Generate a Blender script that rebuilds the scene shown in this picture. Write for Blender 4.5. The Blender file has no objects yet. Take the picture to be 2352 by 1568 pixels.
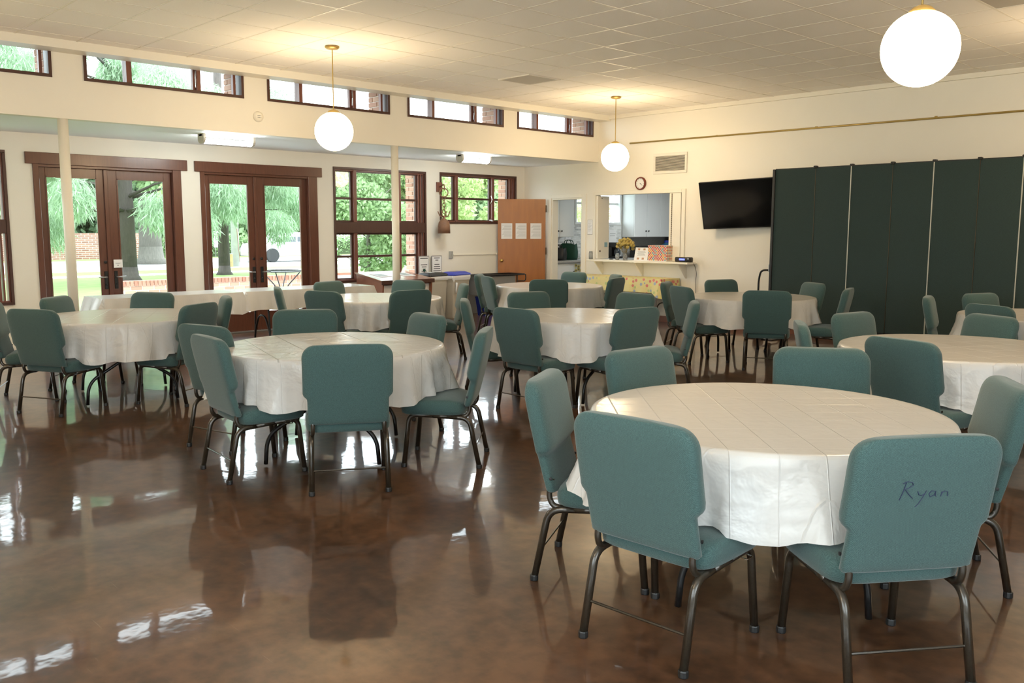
import bpy, math, random
import numpy as np
from mathutils import Matrix, Vector

SC = bpy.context.scene
COL = SC.collection
PI = math.pi
rng = np.random.default_rng(7)
random.seed(7)

# ------------------------------------------------------------------ camera, world, exposure
cam_d = bpy.data.cameras.new('camera')
cam = bpy.data.objects.new('camera', cam_d)
COL.objects.link(cam)
FWD = Vector((-0.713993, 0.688839, -0.125357))
RGT = Vector((0.694153, 0.719825, 0.001782))
UPV = Vector((-0.091463, 0.085745, 0.99211))
m4 = Matrix(((RGT.x, UPV.x, -FWD.x, 11.84457), (RGT.y, UPV.y, -FWD.y, -11.74248), (RGT.z, UPV.z, -FWD.z, 1.49), (0, 0, 0, 1)))
cam.matrix_world = m4
cam_d.sensor_width = 36.0
cam_d.lens = 2037.42 / 2352 * 36
cam_d.clip_start = 0.05
cam_d.clip_end = 400
SC.camera = cam

SKY = 5.5
wd = bpy.data.worlds.new('overcast_sky')
SC.world = wd
wd.use_nodes = True
bg = wd.node_tree.nodes['Background']
bg.inputs[0].default_value = (0.84, 0.93, 1.0, 1)
bg.inputs[1].default_value = SKY
LAMP = 27.0      # emission of the pendant globes
TUBE = 30.0      # emission of the fluorescent lenses

vs = SC.view_settings
vs.view_transform = 'Standard'
vs.look = 'None'
vs.exposure = 0.72
vs.gamma = 1.0
vs.use_curve_mapping = False
cy = SC.cycles
cy.max_bounces = 10
cy.diffuse_bounces = 6
cy.glossy_bounces = 5
cy.transmission_bounces = 6
cy.transparent_max_bounces = 12
cy.sample_clamp_indirect = 6
cy.caustics_reflective = True
cy.blur_glossy = 1.0
cy.caustics_refractive = False
cy.use_denoising = True

# ------------------------------------------------------------------ materials
MATS = {}

def srgb(r, g, b):
    f = lambda c: c / 12.92 if c <= 0.04045 else ((c + 0.055) / 1.055) ** 2.4
    return (f(r / 255), f(g / 255), f(b / 255), 1)

def mat(name, col, rough=0.5, metal=0.0, spec=0.5, noise=0.0, nscale=20.0, bump=0.0, bscale=60.0, coat=0.0, coat_rough=0.1, stretch=None, emit=0.0, sheen=0.0):
    m = bpy.data.materials.new(name)
    m.use_nodes = True
    nt = m.node_tree
    b = nt.nodes['Principled BSDF']
    b.inputs['Base Color'].default_value = col
    b.inputs['Roughness'].default_value = rough
    b.inputs['Metallic'].default_value = metal
    b.inputs['Specular IOR Level'].default_value = spec
    b.inputs['Coat Weight'].default_value = coat
    b.inputs['Coat Roughness'].default_value = coat_rough
    if sheen:
        b.inputs['Sheen Weight'].default_value = sheen
    if emit:
        b.inputs['Emission Color'].default_value = col
        b.inputs['Emission Strength'].default_value = emit
    if noise or bump:
        tc = nt.nodes.new('ShaderNodeTexCoord')
        src = tc.outputs['Object']
        if stretch:
            mp = nt.nodes.new('ShaderNodeMapping')
            mp.inputs['Scale'].default_value = stretch
            nt.links.new(src, mp.inputs['Vector'])
            src = mp.outputs['Vector']
    if noise:
        n = nt.nodes.new('ShaderNodeTexNoise')
        n.inputs['Scale'].default_value = nscale
        n.inputs['Detail'].default_value = 5
        nt.links.new(src, n.inputs['Vector'])
        mx = nt.nodes.new('ShaderNodeMix')
        mx.data_type = 'RGBA'
        a = tuple(c * (1 - noise) for c in col[:3]) + (1,)
        c2 = tuple(min(1, c * (1 + noise)) for c in col[:3]) + (1,)
        mx.inputs[6].default_value = a
        mx.inputs[7].default_value = c2
        nt.links.new(n.outputs['Fac'], mx.inputs[0])
        nt.links.new(mx.outputs[2], b.inputs['Base Color'])
    if bump:
        n2 = nt.nodes.new('ShaderNodeTexNoise')
        n2.inputs['Scale'].default_value = bscale
        n2.inputs['Detail'].default_value = 3
        nt.links.new(src, n2.inputs['Vector'])
        bp = nt.nodes.new('ShaderNodeBump')
        bp.inputs['Strength'].default_value = bump
        bp.inputs['Distance'].default_value = 0.01
        nt.links.new(n2.outputs['Fac'], bp.inputs['Height'])
        nt.links.new(bp.outputs['Normal'], b.inputs['Normal'])
    MATS[name] = m
    return m

WALL = mat('cream_wall_paint', (0.80, 0.765, 0.68, 1), 0.6, noise=0.02, nscale=3, bump=0.05, bscale=120)
SOFF = mat('white_soffit_paint', (0.86, 0.87, 0.88, 1), 0.6, bump=0.04, bscale=150)
TRIMW = mat('cream_trim_paint', (0.80, 0.76, 0.66, 1), 0.4)
TILE = mat('mineral_ceiling_tile', (0.92, 0.88, 0.82, 1), 0.9, noise=0.03, nscale=90, bump=0.25, bscale=220)
GRID = mat('ceiling_grid_metal', (0.82, 0.77, 0.68, 1), 0.5)
WOOD = mat('dark_red_wood', (0.105, 0.032, 0.016, 1), 0.35, noise=0.35, nscale=6, stretch=(8, 8, 1), coat=0.25, coat_rough=0.2)
WOODD = mat('dark_window_frame', (0.065, 0.026, 0.018, 1), 0.4, noise=0.3, nscale=8, stretch=(8, 8, 1))
WOODR = mat('reddish_window_jamb', (0.17, 0.06, 0.04, 1), 0.4, noise=0.25, nscale=8, stretch=(8, 8, 1))
DOORW = mat('orange_birch_door', (0.36, 0.125, 0.018, 1), 0.38, noise=0.28, nscale=2.2, stretch=(5, 5, 0.8), coat=0.12, coat_rough=0.2)
BRASS = mat('brass', (0.62, 0.42, 0.14, 1), 0.3, metal=1.0)
DBRASS = mat('dull_brass_rail', (0.42, 0.30, 0.10, 1), 0.4, metal=0.6)
CHROME = mat('chrome', (0.75, 0.75, 0.73, 1), 0.15, metal=1.0)
BRONZE = mat('bronze_leg_enamel', (0.036, 0.028, 0.020, 1), 0.28, metal=0.35, noise=0.5, nscale=150, coat=0.5, coat_rough=0.15)
BLACK = mat('black_plastic', (0.012, 0.012, 0.013, 1), 0.45)
BLACKM = mat('black_metal', (0.015, 0.015, 0.016, 1), 0.3, metal=0.3)
HINGE = mat('aged_hinge_metal', (0.12, 0.09, 0.06, 1), 0.4, metal=0.7)
SCREEN = mat('television_glass', (0.004, 0.004, 0.005, 1), 0.12, spec=0.4)
PAPER = mat('white_paper', (0.80, 0.80, 0.80, 1), 0.7)
LAMPM = mat('lit_opal_glass', (1.0, 0.76, 0.46, 1), 0.3, emit=LAMP)
TUBEM = mat('lit_fluorescent_lens', (0.95, 1.0, 0.97, 1), 0.3, emit=TUBE)
GREYP = mat('beige_bin_plastic', (0.46, 0.43, 0.37, 1), 0.45)
BLUEP = mat('blue_plastic', (0.012, 0.03, 0.30, 1), 0.4)
GREYC = mat('charcoal_laminate', (0.06, 0.065, 0.075, 1), 0.45)
CLEARB = mat('milky_bin_liner', (0.75, 0.76, 0.78, 1), 0.25)
WHITE = mat('white_cabinet_paint', (0.78, 0.80, 0.80, 1), 0.4)
COUNTER = mat('grey_countertop', (0.40, 0.40, 0.39, 1), 0.3, noise=0.3, nscale=60)
IRON = mat('rusty_cast_iron', (0.20, 0.10, 0.055, 1), 0.6, noise=0.3, nscale=25)
GREYPL = mat('grey_switch_plate', (0.36, 0.36, 0.33, 1), 0.4)
VENTG = mat('vent_grille_paint', (0.72, 0.69, 0.62, 1), 0.5)
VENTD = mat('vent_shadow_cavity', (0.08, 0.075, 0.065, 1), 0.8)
DIFF = mat('grey_ceiling_diffuser', (0.50, 0.46, 0.40, 1), 0.5)
REDB = mat('red_wood_clock_rim', (0.16, 0.028, 0.014, 1), 0.3)
INK = mat('grey_print', (0.14, 0.14, 0.15, 1), 0.7)
INKB = mat('dark_print', (0.03, 0.03, 0.035, 1), 0.7)
PEN = mat('ballpoint_ink', (0.022, 0.030, 0.075, 1), 0.6)
GAPLIGHT = mat('painted_gap_light', (0.45, 0.45, 0.40, 1), 0.4, metal=0.2)  # pale colour standing in for light through the partition gaps
BROWND = mat('brown_shelf_wood', (0.22, 0.085, 0.05, 1), 0.35, noise=0.2, nscale=8)
GLSV = mat('clear_vase_glass', (0.8, 0.82, 0.82, 1), 0.08)
GLSV.node_tree.nodes['Principled BSDF'].inputs['Transmission Weight'].default_value = 0.85
BAGG = mat('dark_green_bag', (0.006, 0.06, 0.035, 1), 0.6)
STEEL = mat('brushed_steel', (0.38, 0.38, 0.38, 1), 0.3, metal=0.9)
LCD = mat('blue_lcd', (0.13, 0.17, 0.85, 1), 0.3, emit=1.2)
CONC = mat('pale_patio_concrete', (0.66, 0.65, 0.63, 1), 0.8, noise=0.1, nscale=5)
ASPH = mat('pale_road_asphalt', (0.46, 0.46, 0.45, 1), 0.9, noise=0.08, nscale=4)
BARK = mat('dark_bark', (0.075, 0.062, 0.055, 1), 0.9, noise=0.45, nscale=10, bump=0.8, bscale=14, stretch=(3, 3, 0.6))
BARKL = mat('grey_bark', (0.15, 0.14, 0.12, 1), 0.9, noise=0.45, nscale=8, bump=0.8, bscale=12, stretch=(3, 3, 0.6))
POLE = mat('weathered_pole_wood', (0.36, 0.38, 0.33, 1), 0.8, noise=0.2, nscale=6)
MORTAR = mat('pale_mortar', (0.62, 0.55, 0.48, 1), 0.9)
CARP = mat('white_car_paint', (0.75, 0.76, 0.78, 1), 0.2, coat=0.6)
CARG = mat('car_window_glass', (0.05, 0.06, 0.07, 1), 0.08)
TYRE = mat('tyre_rubber', (0.02, 0.02, 0.02, 1), 0.7)
PHOTO1 = mat('printed_photo', (0.45, 0.25, 0.15, 1), 0.6, noise=0.5, nscale=60)
FLOWER = mat('dried_yellow_blooms', (0.40, 0.31, 0.09, 1), 0.8, noise=0.5, nscale=70)
STEM = mat('dry_stem', (0.22, 0.17, 0.06, 1), 0.7)
LEAFG = mat('lawn_grass', (0.17, 0.26, 0.07, 1), 0.9, noise=0.45, nscale=3)

def leaf_mat(name, col):
    m = bpy.data.materials.new(name)
    m.use_nodes = True
    nt = m.node_tree
    b = nt.nodes['Principled BSDF']
    b.inputs['Roughness'].default_value = 0.5
    oi = nt.nodes.new('ShaderNodeTexCoord')
    n = nt.nodes.new('ShaderNodeTexNoise')
    n.inputs['Scale'].default_value = 1.3
    nt.links.new(oi.outputs['Object'], n.inputs['Vector'])
    mx = nt.nodes.new('ShaderNodeMix'); mx.data_type = 'RGBA'
    mx.inputs[6].default_value = tuple(c * 0.65 for c in col[:3]) + (1,)
    mx.inputs[7].default_value = tuple(min(1, c * 1.35) for c in col[:3]) + (1,)
    nt.links.new(n.outputs['Fac'], mx.inputs[0])
    nt.links.new(mx.outputs[2], b.inputs['Base Color'])
    tr = nt.nodes.new('ShaderNodeBsdfTranslucent')
    nt.links.new(mx.outputs[2], tr.inputs['Color'])
    ms = nt.nodes.new('ShaderNodeMixShader')
    ms.inputs[0].default_value = 0.45
    nt.links.new(b.outputs[0], ms.inputs[1]); nt.links.new(tr.outputs[0], ms.inputs[2])
    nt.links.new(ms.outputs[0], nt.nodes['Material Output'].inputs['Surface'])
    MATS[name] = m
    return m
NEEDLE = leaf_mat('cedar_needles', (0.34, 0.47, 0.31, 1))
LEAFA = leaf_mat('broad_leaves_mid_green', (0.32, 0.45, 0.23, 1))
LEAFB = leaf_mat('broad_leaves_yellow_green', (0.46, 0.56, 0.27, 1))
LEAFC = leaf_mat('broad_leaves_dark_green', (0.20, 0.30, 0.17, 1))

def glass_mat():
    m = bpy.data.materials.new('window_pane_glass')
    m.use_nodes = True
    nt = m.node_tree
    nt.nodes.remove(nt.nodes['Principled BSDF'])
    t = nt.nodes.new('ShaderNodeBsdfTransparent')
    t.inputs[0].default_value = (0.95, 0.97, 0.96, 1)
    g = nt.nodes.new('ShaderNodeBsdfGlossy')
    g.inputs['Roughness'].default_value = 0.02
    f = nt.nodes.new('ShaderNodeFresnel')
    f.inputs[0].default_value = 1.45
    ms = nt.nodes.new('ShaderNodeMixShader')
    geo = nt.nodes.new('ShaderNodeNewGeometry')   # the inner face of the pane must not reflect totally: only the outer face reflects
    inv = nt.nodes.new('ShaderNodeMath'); inv.operation = 'SUBTRACT'; inv.inputs[0].default_value = 1.0
    mul = nt.nodes.new('ShaderNodeMath'); mul.operation = 'MULTIPLY'
    nt.links.new(geo.outputs['Backfacing'], inv.inputs[1])
    nt.links.new(f.outputs[0], mul.inputs[0]); nt.links.new(inv.outputs[0], mul.inputs[1])
    nt.links.new(mul.outputs[0], ms.inputs[0])
    nt.links.new(t.outputs[0], ms.inputs[1]); nt.links.new(g.outputs[0], ms.inputs[2])
    nt.links.new(ms.outputs[0], nt.nodes['Material Output'].inputs['Surface'])
    return m
GLASS = glass_mat()

def floor_mat():
    m = bpy.data.materials.new('polished_brown_concrete')
    m.use_nodes = True
    nt = m.node_tree; N = nt.nodes; L = nt.links
    b = N['Principled BSDF']
    tc = N.new('ShaderNodeTexCoord')
    n1 = N.new('ShaderNodeTexNoise'); n1.inputs['Scale'].default_value = 1.6; n1.inputs['Detail'].default_value = 8; n1.inputs['Roughness'].default_value = 0.65
    n2 = N.new('ShaderNodeTexNoise'); n2.inputs['Scale'].default_value = 14; n2.inputs['Detail'].default_value = 6
    L.new(tc.outputs['Object'], n1.inputs['Vector']); L.new(tc.outputs['Object'], n2.inputs['Vector'])
    add = N.new('ShaderNodeMath'); add.operation = 'MULTIPLY_ADD'; add.inputs[1].default_value = 0.6
    L.new(n2.outputs['Fac'], add.inputs[0]); L.new(n1.outputs['Fac'], add.inputs[2])
    cr = N.new('ShaderNodeValToRGB')
    cr.color_ramp.elements[0].position = 0.45; cr.color_ramp.elements[0].color = (0.022, 0.012, 0.008, 1)
    cr.color_ramp.elements[1].position = 0.95; cr.color_ramp.elements[1].color = (0.120, 0.056, 0.028, 1)
    e = cr.color_ramp.elements.new(0.70); e.color = (0.058, 0.028, 0.016, 1)
    L.new(add.outputs[0], cr.inputs[0])
    # fine pale scratches
    mp = N.new('ShaderNodeMapping'); mp.inputs['Scale'].default_value = (3, 60, 1); mp.inputs['Rotation'].default_value = (0, 0, 0.7)
    L.new(tc.outputs['Object'], mp.inputs['Vector'])
    n3 = N.new('ShaderNodeTexNoise'); n3.inputs['Scale'].default_value = 1.5; n3.inputs['Detail'].default_value = 2
    L.new(mp.outputs[0], n3.inputs['Vector'])
    sr = N.new('ShaderNodeMapRange'); sr.inputs['From Min'].default_value = 0.70; sr.inputs['From Max'].default_value = 0.80; sr.inputs['To Max'].default_value = 0.25
    L.new(n3.outputs['Fac'], sr.inputs['Value'])
    mx = N.new('ShaderNodeMix'); mx.data_type = 'RGBA'; mx.inputs[7].default_value = (0.26, 0.18, 0.13, 1)
    L.new(sr.outputs['Result'], mx.inputs[0]); L.new(cr.outputs[0], mx.inputs[6])
    L.new(mx.outputs[2], b.inputs['Base Color'])
    b.inputs['Roughness'].default_value = 0.3
    b.inputs['Specular IOR Level'].default_value = 0.15
    b.inputs['Coat Weight'].default_value = 0.75
    b.inputs['Coat Roughness'].default_value = 0.05
    nb = N.new('ShaderNodeTexNoise'); nb.inputs['Scale'].default_value = 5; nb.inputs['Detail'].default_value = 3
    L.new(tc.outputs['Object'], nb.inputs['Vector'])
    bp = N.new('ShaderNodeBump'); bp.inputs['Strength'].default_value = 0.10; bp.inputs['Distance'].default_value = 0.01
    L.new(nb.outputs['Fac'], bp.inputs['Height'])
    L.new(bp.outputs['Normal'], b.inputs['Normal']); L.new(bp.outputs['Normal'], b.inputs['Coat Normal'])
    return m
FLOOR = floor_mat()

def fabric_mat(name, c1, c2, rough=0.9, scale=420):
    m = bpy.data.materials.new(name)
    m.use_nodes = True
    nt = m.node_tree; N = nt.nodes; L = nt.links
    b = N['Principled BSDF']
    b.inputs['Roughness'].default_value = rough
    b.inputs['Specular IOR Level'].default_value = 0.2
    b.inputs['Sheen Weight'].default_value = 0.25
    tc = N.new('ShaderNodeTexCoord')
    ck = N.new('ShaderNodeTexChecker'); ck.inputs['Scale'].default_value = scale
    ck.inputs[1].default_value = c1; ck.inputs[2].default_value = c2
    nz = N.new('ShaderNodeTexNoise'); nz.inputs['Scale'].default_value = 260; nz.inputs['Detail'].default_value = 2
    L.new(tc.outputs['Object'], ck.inputs['Vector']); L.new(tc.outputs['Object'], nz.inputs['Vector'])
    mx = N.new('ShaderNodeMix'); mx.data_type = 'RGBA'; mx.blend_type = 'OVERLAY'; mx.inputs[0].default_value = 0.45
    L.new(ck.outputs[0], mx.inputs[6]); L.new(nz.outputs['Fac'], mx.inputs[7])
    L.new(mx.outputs[2], b.inputs['Base Color'])
    bp = N.new('ShaderNodeBump'); bp.inputs['Strength'].default_value = 0.25; bp.inputs['Distance'].default_value = 0.002
    L.new(nz.outputs['Fac'], bp.inputs['Height']); L.new(bp.outputs[0], b.inputs['Normal'])
    MATS[name] = m
    return m
FABRIC = fabric_mat('sea_green_weave', (0.032, 0.073, 0.072, 1), (0.072, 0.122, 0.118, 1))
PANELF = fabric_mat('dark_green_panel_fabric', (0.021, 0.038, 0.036, 1), (0.036, 0.058, 0.054, 1), scale=160)

def cloth_mat(name, spacing, rot, bstr, col=(0.80, 0.785, 0.765, 1), wr=0.35, thin=0.35, nsc=9, dist=1.2, crease=1.0):
    m = bpy.data.materials.new(name)
    m.use_nodes = True
    nt = m.node_tree; N = nt.nodes; L = nt.links
    b = N['Principled BSDF']
    b.inputs['Base Color'].default_value = col
    b.inputs['Roughness'].default_value = 0.22
    b.inputs['Specular IOR Level'].default_value = 0.5
    tc = N.new('ShaderNodeTexCoord')
    mp = N.new('ShaderNodeMapping'); mp.inputs['Rotation'].default_value = (0, 0, rot); mp.inputs['Scale'].default_value = (1 / spacing,) * 3
    L.new(tc.outputs['Object'], mp.inputs['Vector'])
    sp = N.new('ShaderNodeSeparateXYZ'); L.new(mp.outputs[0], sp.inputs[0])
    hs = []
    for ax in (0, 1):
        fr = N.new('ShaderNodeMath'); fr.operation = 'PINGPONG'; fr.inputs[1].default_value = 0.5
        L.new(sp.outputs[ax], fr.inputs[0])
        r = N.new('ShaderNodeMapRange'); r.inputs['From Min'].default_value = 0.0; r.inputs['From Max'].default_value = 0.022
        r.inputs['To Min'].default_value = crease; r.inputs['To Max'].default_value = 0.0
        L.new(fr.outputs[0], r.inputs['Value']); hs.append(r)
    mxm = N.new('ShaderNodeMath'); mxm.operation = 'MAXIMUM'
    L.new(hs[0].outputs[0], mxm.inputs[0]); L.new(hs[1].outputs[0], mxm.inputs[1])
    nz = N.new('ShaderNodeTexNoise'); nz.inputs['Scale'].default_value = nsc; nz.inputs['Detail'].default_value = 4; nz.inputs['Distortion'].default_value = dist
    L.new(tc.outputs['Object'], nz.inputs['Vector'])
    ad = N.new('ShaderNodeMath'); ad.operation = 'MULTIPLY_ADD'; ad.inputs[1].default_value = wr
    L.new(nz.outputs['Fac'], ad.inputs[0]); L.new(mxm.outputs[0], ad.inputs[2])
    bp = N.new('ShaderNodeBump'); bp.inputs['Strength'].default_value = bstr; bp.inputs['Distance'].default_value = 0.006
    L.new(ad.outputs[0], bp.inputs['Height']); L.new(bp.outputs[0], b.inputs['Normal'])
    tr = N.new('ShaderNodeBsdfTranslucent'); tr.inputs[0].default_value = col
    ms = N.new('ShaderNodeMixShader'); ms.inputs[0].default_value = thin
    L.new(b.outputs[0], ms.inputs[1]); L.new(tr.outputs[0], ms.inputs[2])
    L.new(ms.outputs[0], N['Material Output'].inputs['Surface'])
    return m

def brick_mat(name, a, b2):
    m = bpy.data.materials.new(name)
    m.use_nodes = True
    nt = m.node_tree; N = nt.nodes; L = nt.links
    b = N['Principled BSDF']; b.inputs['Roughness'].default_value = 0.85
    oi = N.new('ShaderNodeObjectInfo')
    nz = N.new('ShaderNodeTexNoise'); nz.inputs['Scale'].default_value = 25
    mx = N.new('ShaderNodeMix'); mx.data_type = 'RGBA'; mx.inputs[6].default_value = a; mx.inputs[7].default_value = b2
    L.new(oi.outputs['Random'], mx.inputs[0])
    mx2 = N.new('ShaderNodeMix'); mx2.data_type = 'RGBA'; mx2.blend_type = 'MULTIPLY'; mx2.inputs[0].default_value = 0.35
    L.new(mx.outputs[2], mx2.inputs[6]); L.new(nz.outputs['Fac'], mx2.inputs[7])
    L.new(mx2.outputs[2], b.inputs['Base Color'])
    return m
BRICK = brick_mat('pink_brick', (0.42, 0.22, 0.15, 1), (0.58, 0.36, 0.26, 1))
BRICKR = brick_mat('red_brick', (0.36, 0.14, 0.09, 1), (0.50, 0.25, 0.17, 1))

def brickwall_mat():
    m = bpy.data.materials.new('distant_brick_courses')
    m.use_nodes = True
    nt = m.node_tree; N = nt.nodes; L = nt.links
    b = N['Principled BSDF']; b.inputs['Roughness'].default_value = 0.9
    tc = N.new('ShaderNodeTexCoord'); sp = N.new('ShaderNodeSeparateXYZ'); cb = N.new('ShaderNodeCombineXYZ')
    L.new(tc.outputs['Object'], sp.inputs[0]); L.new(sp.outputs[1], cb.inputs[0]); L.new(sp.outputs[2], cb.inputs[1])
    bt = N.new('ShaderNodeTexBrick'); bt.inputs['Scale'].default_value = 1
    bt.inputs['Color1'].default_value = (0.22, 0.10, 0.07, 1); bt.inputs['Color2'].default_value = (0.32, 0.17, 0.12, 1); bt.inputs['Mortar'].default_value = (0.40, 0.36, 0.31, 1)
    bt.inputs['Brick Width'].default_value = 0.36; bt.inputs['Row Height'].default_value = 0.105; bt.inputs['Mortar Size'].default_value = 0.016
    L.new(cb.outputs[0], bt.inputs['Vector']); L.new(bt.outputs['Color'], b.inputs['Base Color'])
    return m
BRICKW = brickwall_mat()

def mosaic_mat():
    m = bpy.data.materials.new('glass_mosaic_backsplash')
    m.use_nodes = True
    nt = m.node_tree; N = nt.nodes; L = nt.links
    b = N['Principled BSDF']; b.inputs['Roughness'].default_value = 0.2
    tc = N.new('ShaderNodeTexCoord'); sp = N.new('ShaderNodeSeparateXYZ'); cb = N.new('ShaderNodeCombineXYZ')
    L.new(tc.outputs['Object'], sp.inputs[0]); L.new(sp.outputs[1], cb.inputs[0]); L.new(sp.outputs[2], cb.inputs[1])
    bt = N.new('ShaderNodeTexBrick'); bt.inputs['Scale'].default_value = 1
    bt.inputs['Color1'].default_value = (0.78, 0.79, 0.78, 1); bt.inputs['Color2'].default_value = (0.22, 0.23, 0.24, 1); bt.inputs['Mortar'].default_value = (0.72, 0.72, 0.70, 1)
    bt.inputs['Brick Width'].default_value = 0.12; bt.inputs['Row Height'].default_value = 0.035; bt.inputs['Mortar Size'].default_value = 0.004; bt.inputs['Bias'].default_value = -0.35
    L.new(cb.outputs[0], bt.inputs['Vector']); L.new(bt.outputs['Color'], b.inputs['Base Color'])
    return m
MOSAIC = mosaic_mat()

def floral_mat():
    m = bpy.data.materials.new('yellow_floral_print')
    m.use_nodes = True
    nt = m.node_tree; N = nt.nodes; L = nt.links
    b = N['Principled BSDF']; b.inputs['Roughness'].default_value = 0.6
    tc = N.new('ShaderNodeTexCoord')
    v = N.new('ShaderNodeTexVoronoi'); v.inputs['Scale'].default_value = 15; v.inputs['Randomness'].default_value = 0.8
    L.new(tc.outputs['Object'], v.inputs['Vector'])
    r = N.new('ShaderNodeValToRGB'); r.color_ramp.interpolation = 'CONSTANT'
    r.color_ramp.elements[0].position = 0; r.color_ramp.elements[0].color = (1, 1, 1, 1)
    r.color_ramp.elements[1].position = 0.36; r.color_ramp.elements[1].color = (0, 0, 0, 1)
    L.new(v.outputs['Distance'], r.inputs[0])
    h = N.new('ShaderNodeValToRGB'); h.color_ramp.interpolation = 'CONSTANT'
    h.color_ramp.elements[0].color = (0.62, 0.20, 0.18, 1); h.color_ramp.elements[1].position = 0.6; h.color_ramp.elements[1].color = (0.34, 0.42, 0.55, 1)
    e = h.color_ramp.elements.new(0.35); e.color = (0.72, 0.66, 0.22, 1)
    e = h.color_ramp.elements.new(0.8); e.color = (0.45, 0.52, 0.22, 1)
    sx = N.new('ShaderNodeSeparateColor'); L.new(v.outputs['Color'], sx.inputs[0]); L.new(sx.outputs[0], h.inputs[0])
    mx = N.new('ShaderNodeMix'); mx.data_type = 'RGBA'; mx.inputs[6].default_value = (0.68, 0.60, 0.28, 1)
    L.new(r.outputs[0], mx.inputs[0]); L.new(h.outputs[0], mx.inputs[7])
    L.new(mx.outputs[2], b.inputs['Base Color'])
    return m
FLORAL = floral_mat()

def lattice_mat():
    m = bpy.data.materials.new('multicolour_dotted_card')
    m.use_nodes = True
    nt = m.node_tree; N = nt.nodes; L = nt.links
    b = N['Principled BSDF']; b.inputs['Roughness'].default_value = 0.5
    tc = N.new('ShaderNodeTexCoord')
    mp = N.new('ShaderNodeMapping'); mp.inputs['Rotation'].default_value = (0, PI / 4, 0)
    L.new(tc.outputs['Object'], mp.inputs['Vector'])
    v = N.new('ShaderNodeTexVoronoi'); v.inputs['Scale'].default_value = 32; v.inputs['Randomness'].default_value = 0.0
    L.new(mp.outputs[0], v.inputs['Vector'])
    sx = N.new('ShaderNodeSeparateColor'); L.new(v.outputs['Color'], sx.inputs[0])
    h = N.new('ShaderNodeValToRGB'); h.color_ramp.interpolation = 'CONSTANT'
    h.color_ramp.elements[0].color = (0.50, 0.05, 0.04, 1); h.color_ramp.elements[1].position = 0.75; h.color_ramp.elements[1].color = (0.14, 0.28, 0.33, 1)
    e = h.color_ramp.elements.new(0.35); e.color = (0.70, 0.30, 0.04, 1)
    e = h.color_ramp.elements.new(0.55); e.color = (0.50, 0.10, 0.12, 1)
    L.new(sx.outputs[0], h.inputs[0])
    r = N.new('ShaderNodeMapRange'); r.inputs['From Min'].default_value = 0.45; r.inputs['From Max'].default_value = 0.5
    L.new(v.outputs['Distance'], r.inputs['Value'])
    mx = N.new('ShaderNodeMix'); mx.data_type = 'RGBA'; mx.inputs[7].default_value = (0.66, 0.58, 0.46, 1)
    L.new(r.outputs[0], mx.inputs[0]); L.new(h.outputs[0], mx.inputs[6]); L.new(mx.outputs[2], b.inputs['Base Color'])
    return m
LATTICE = lattice_mat()

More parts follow.
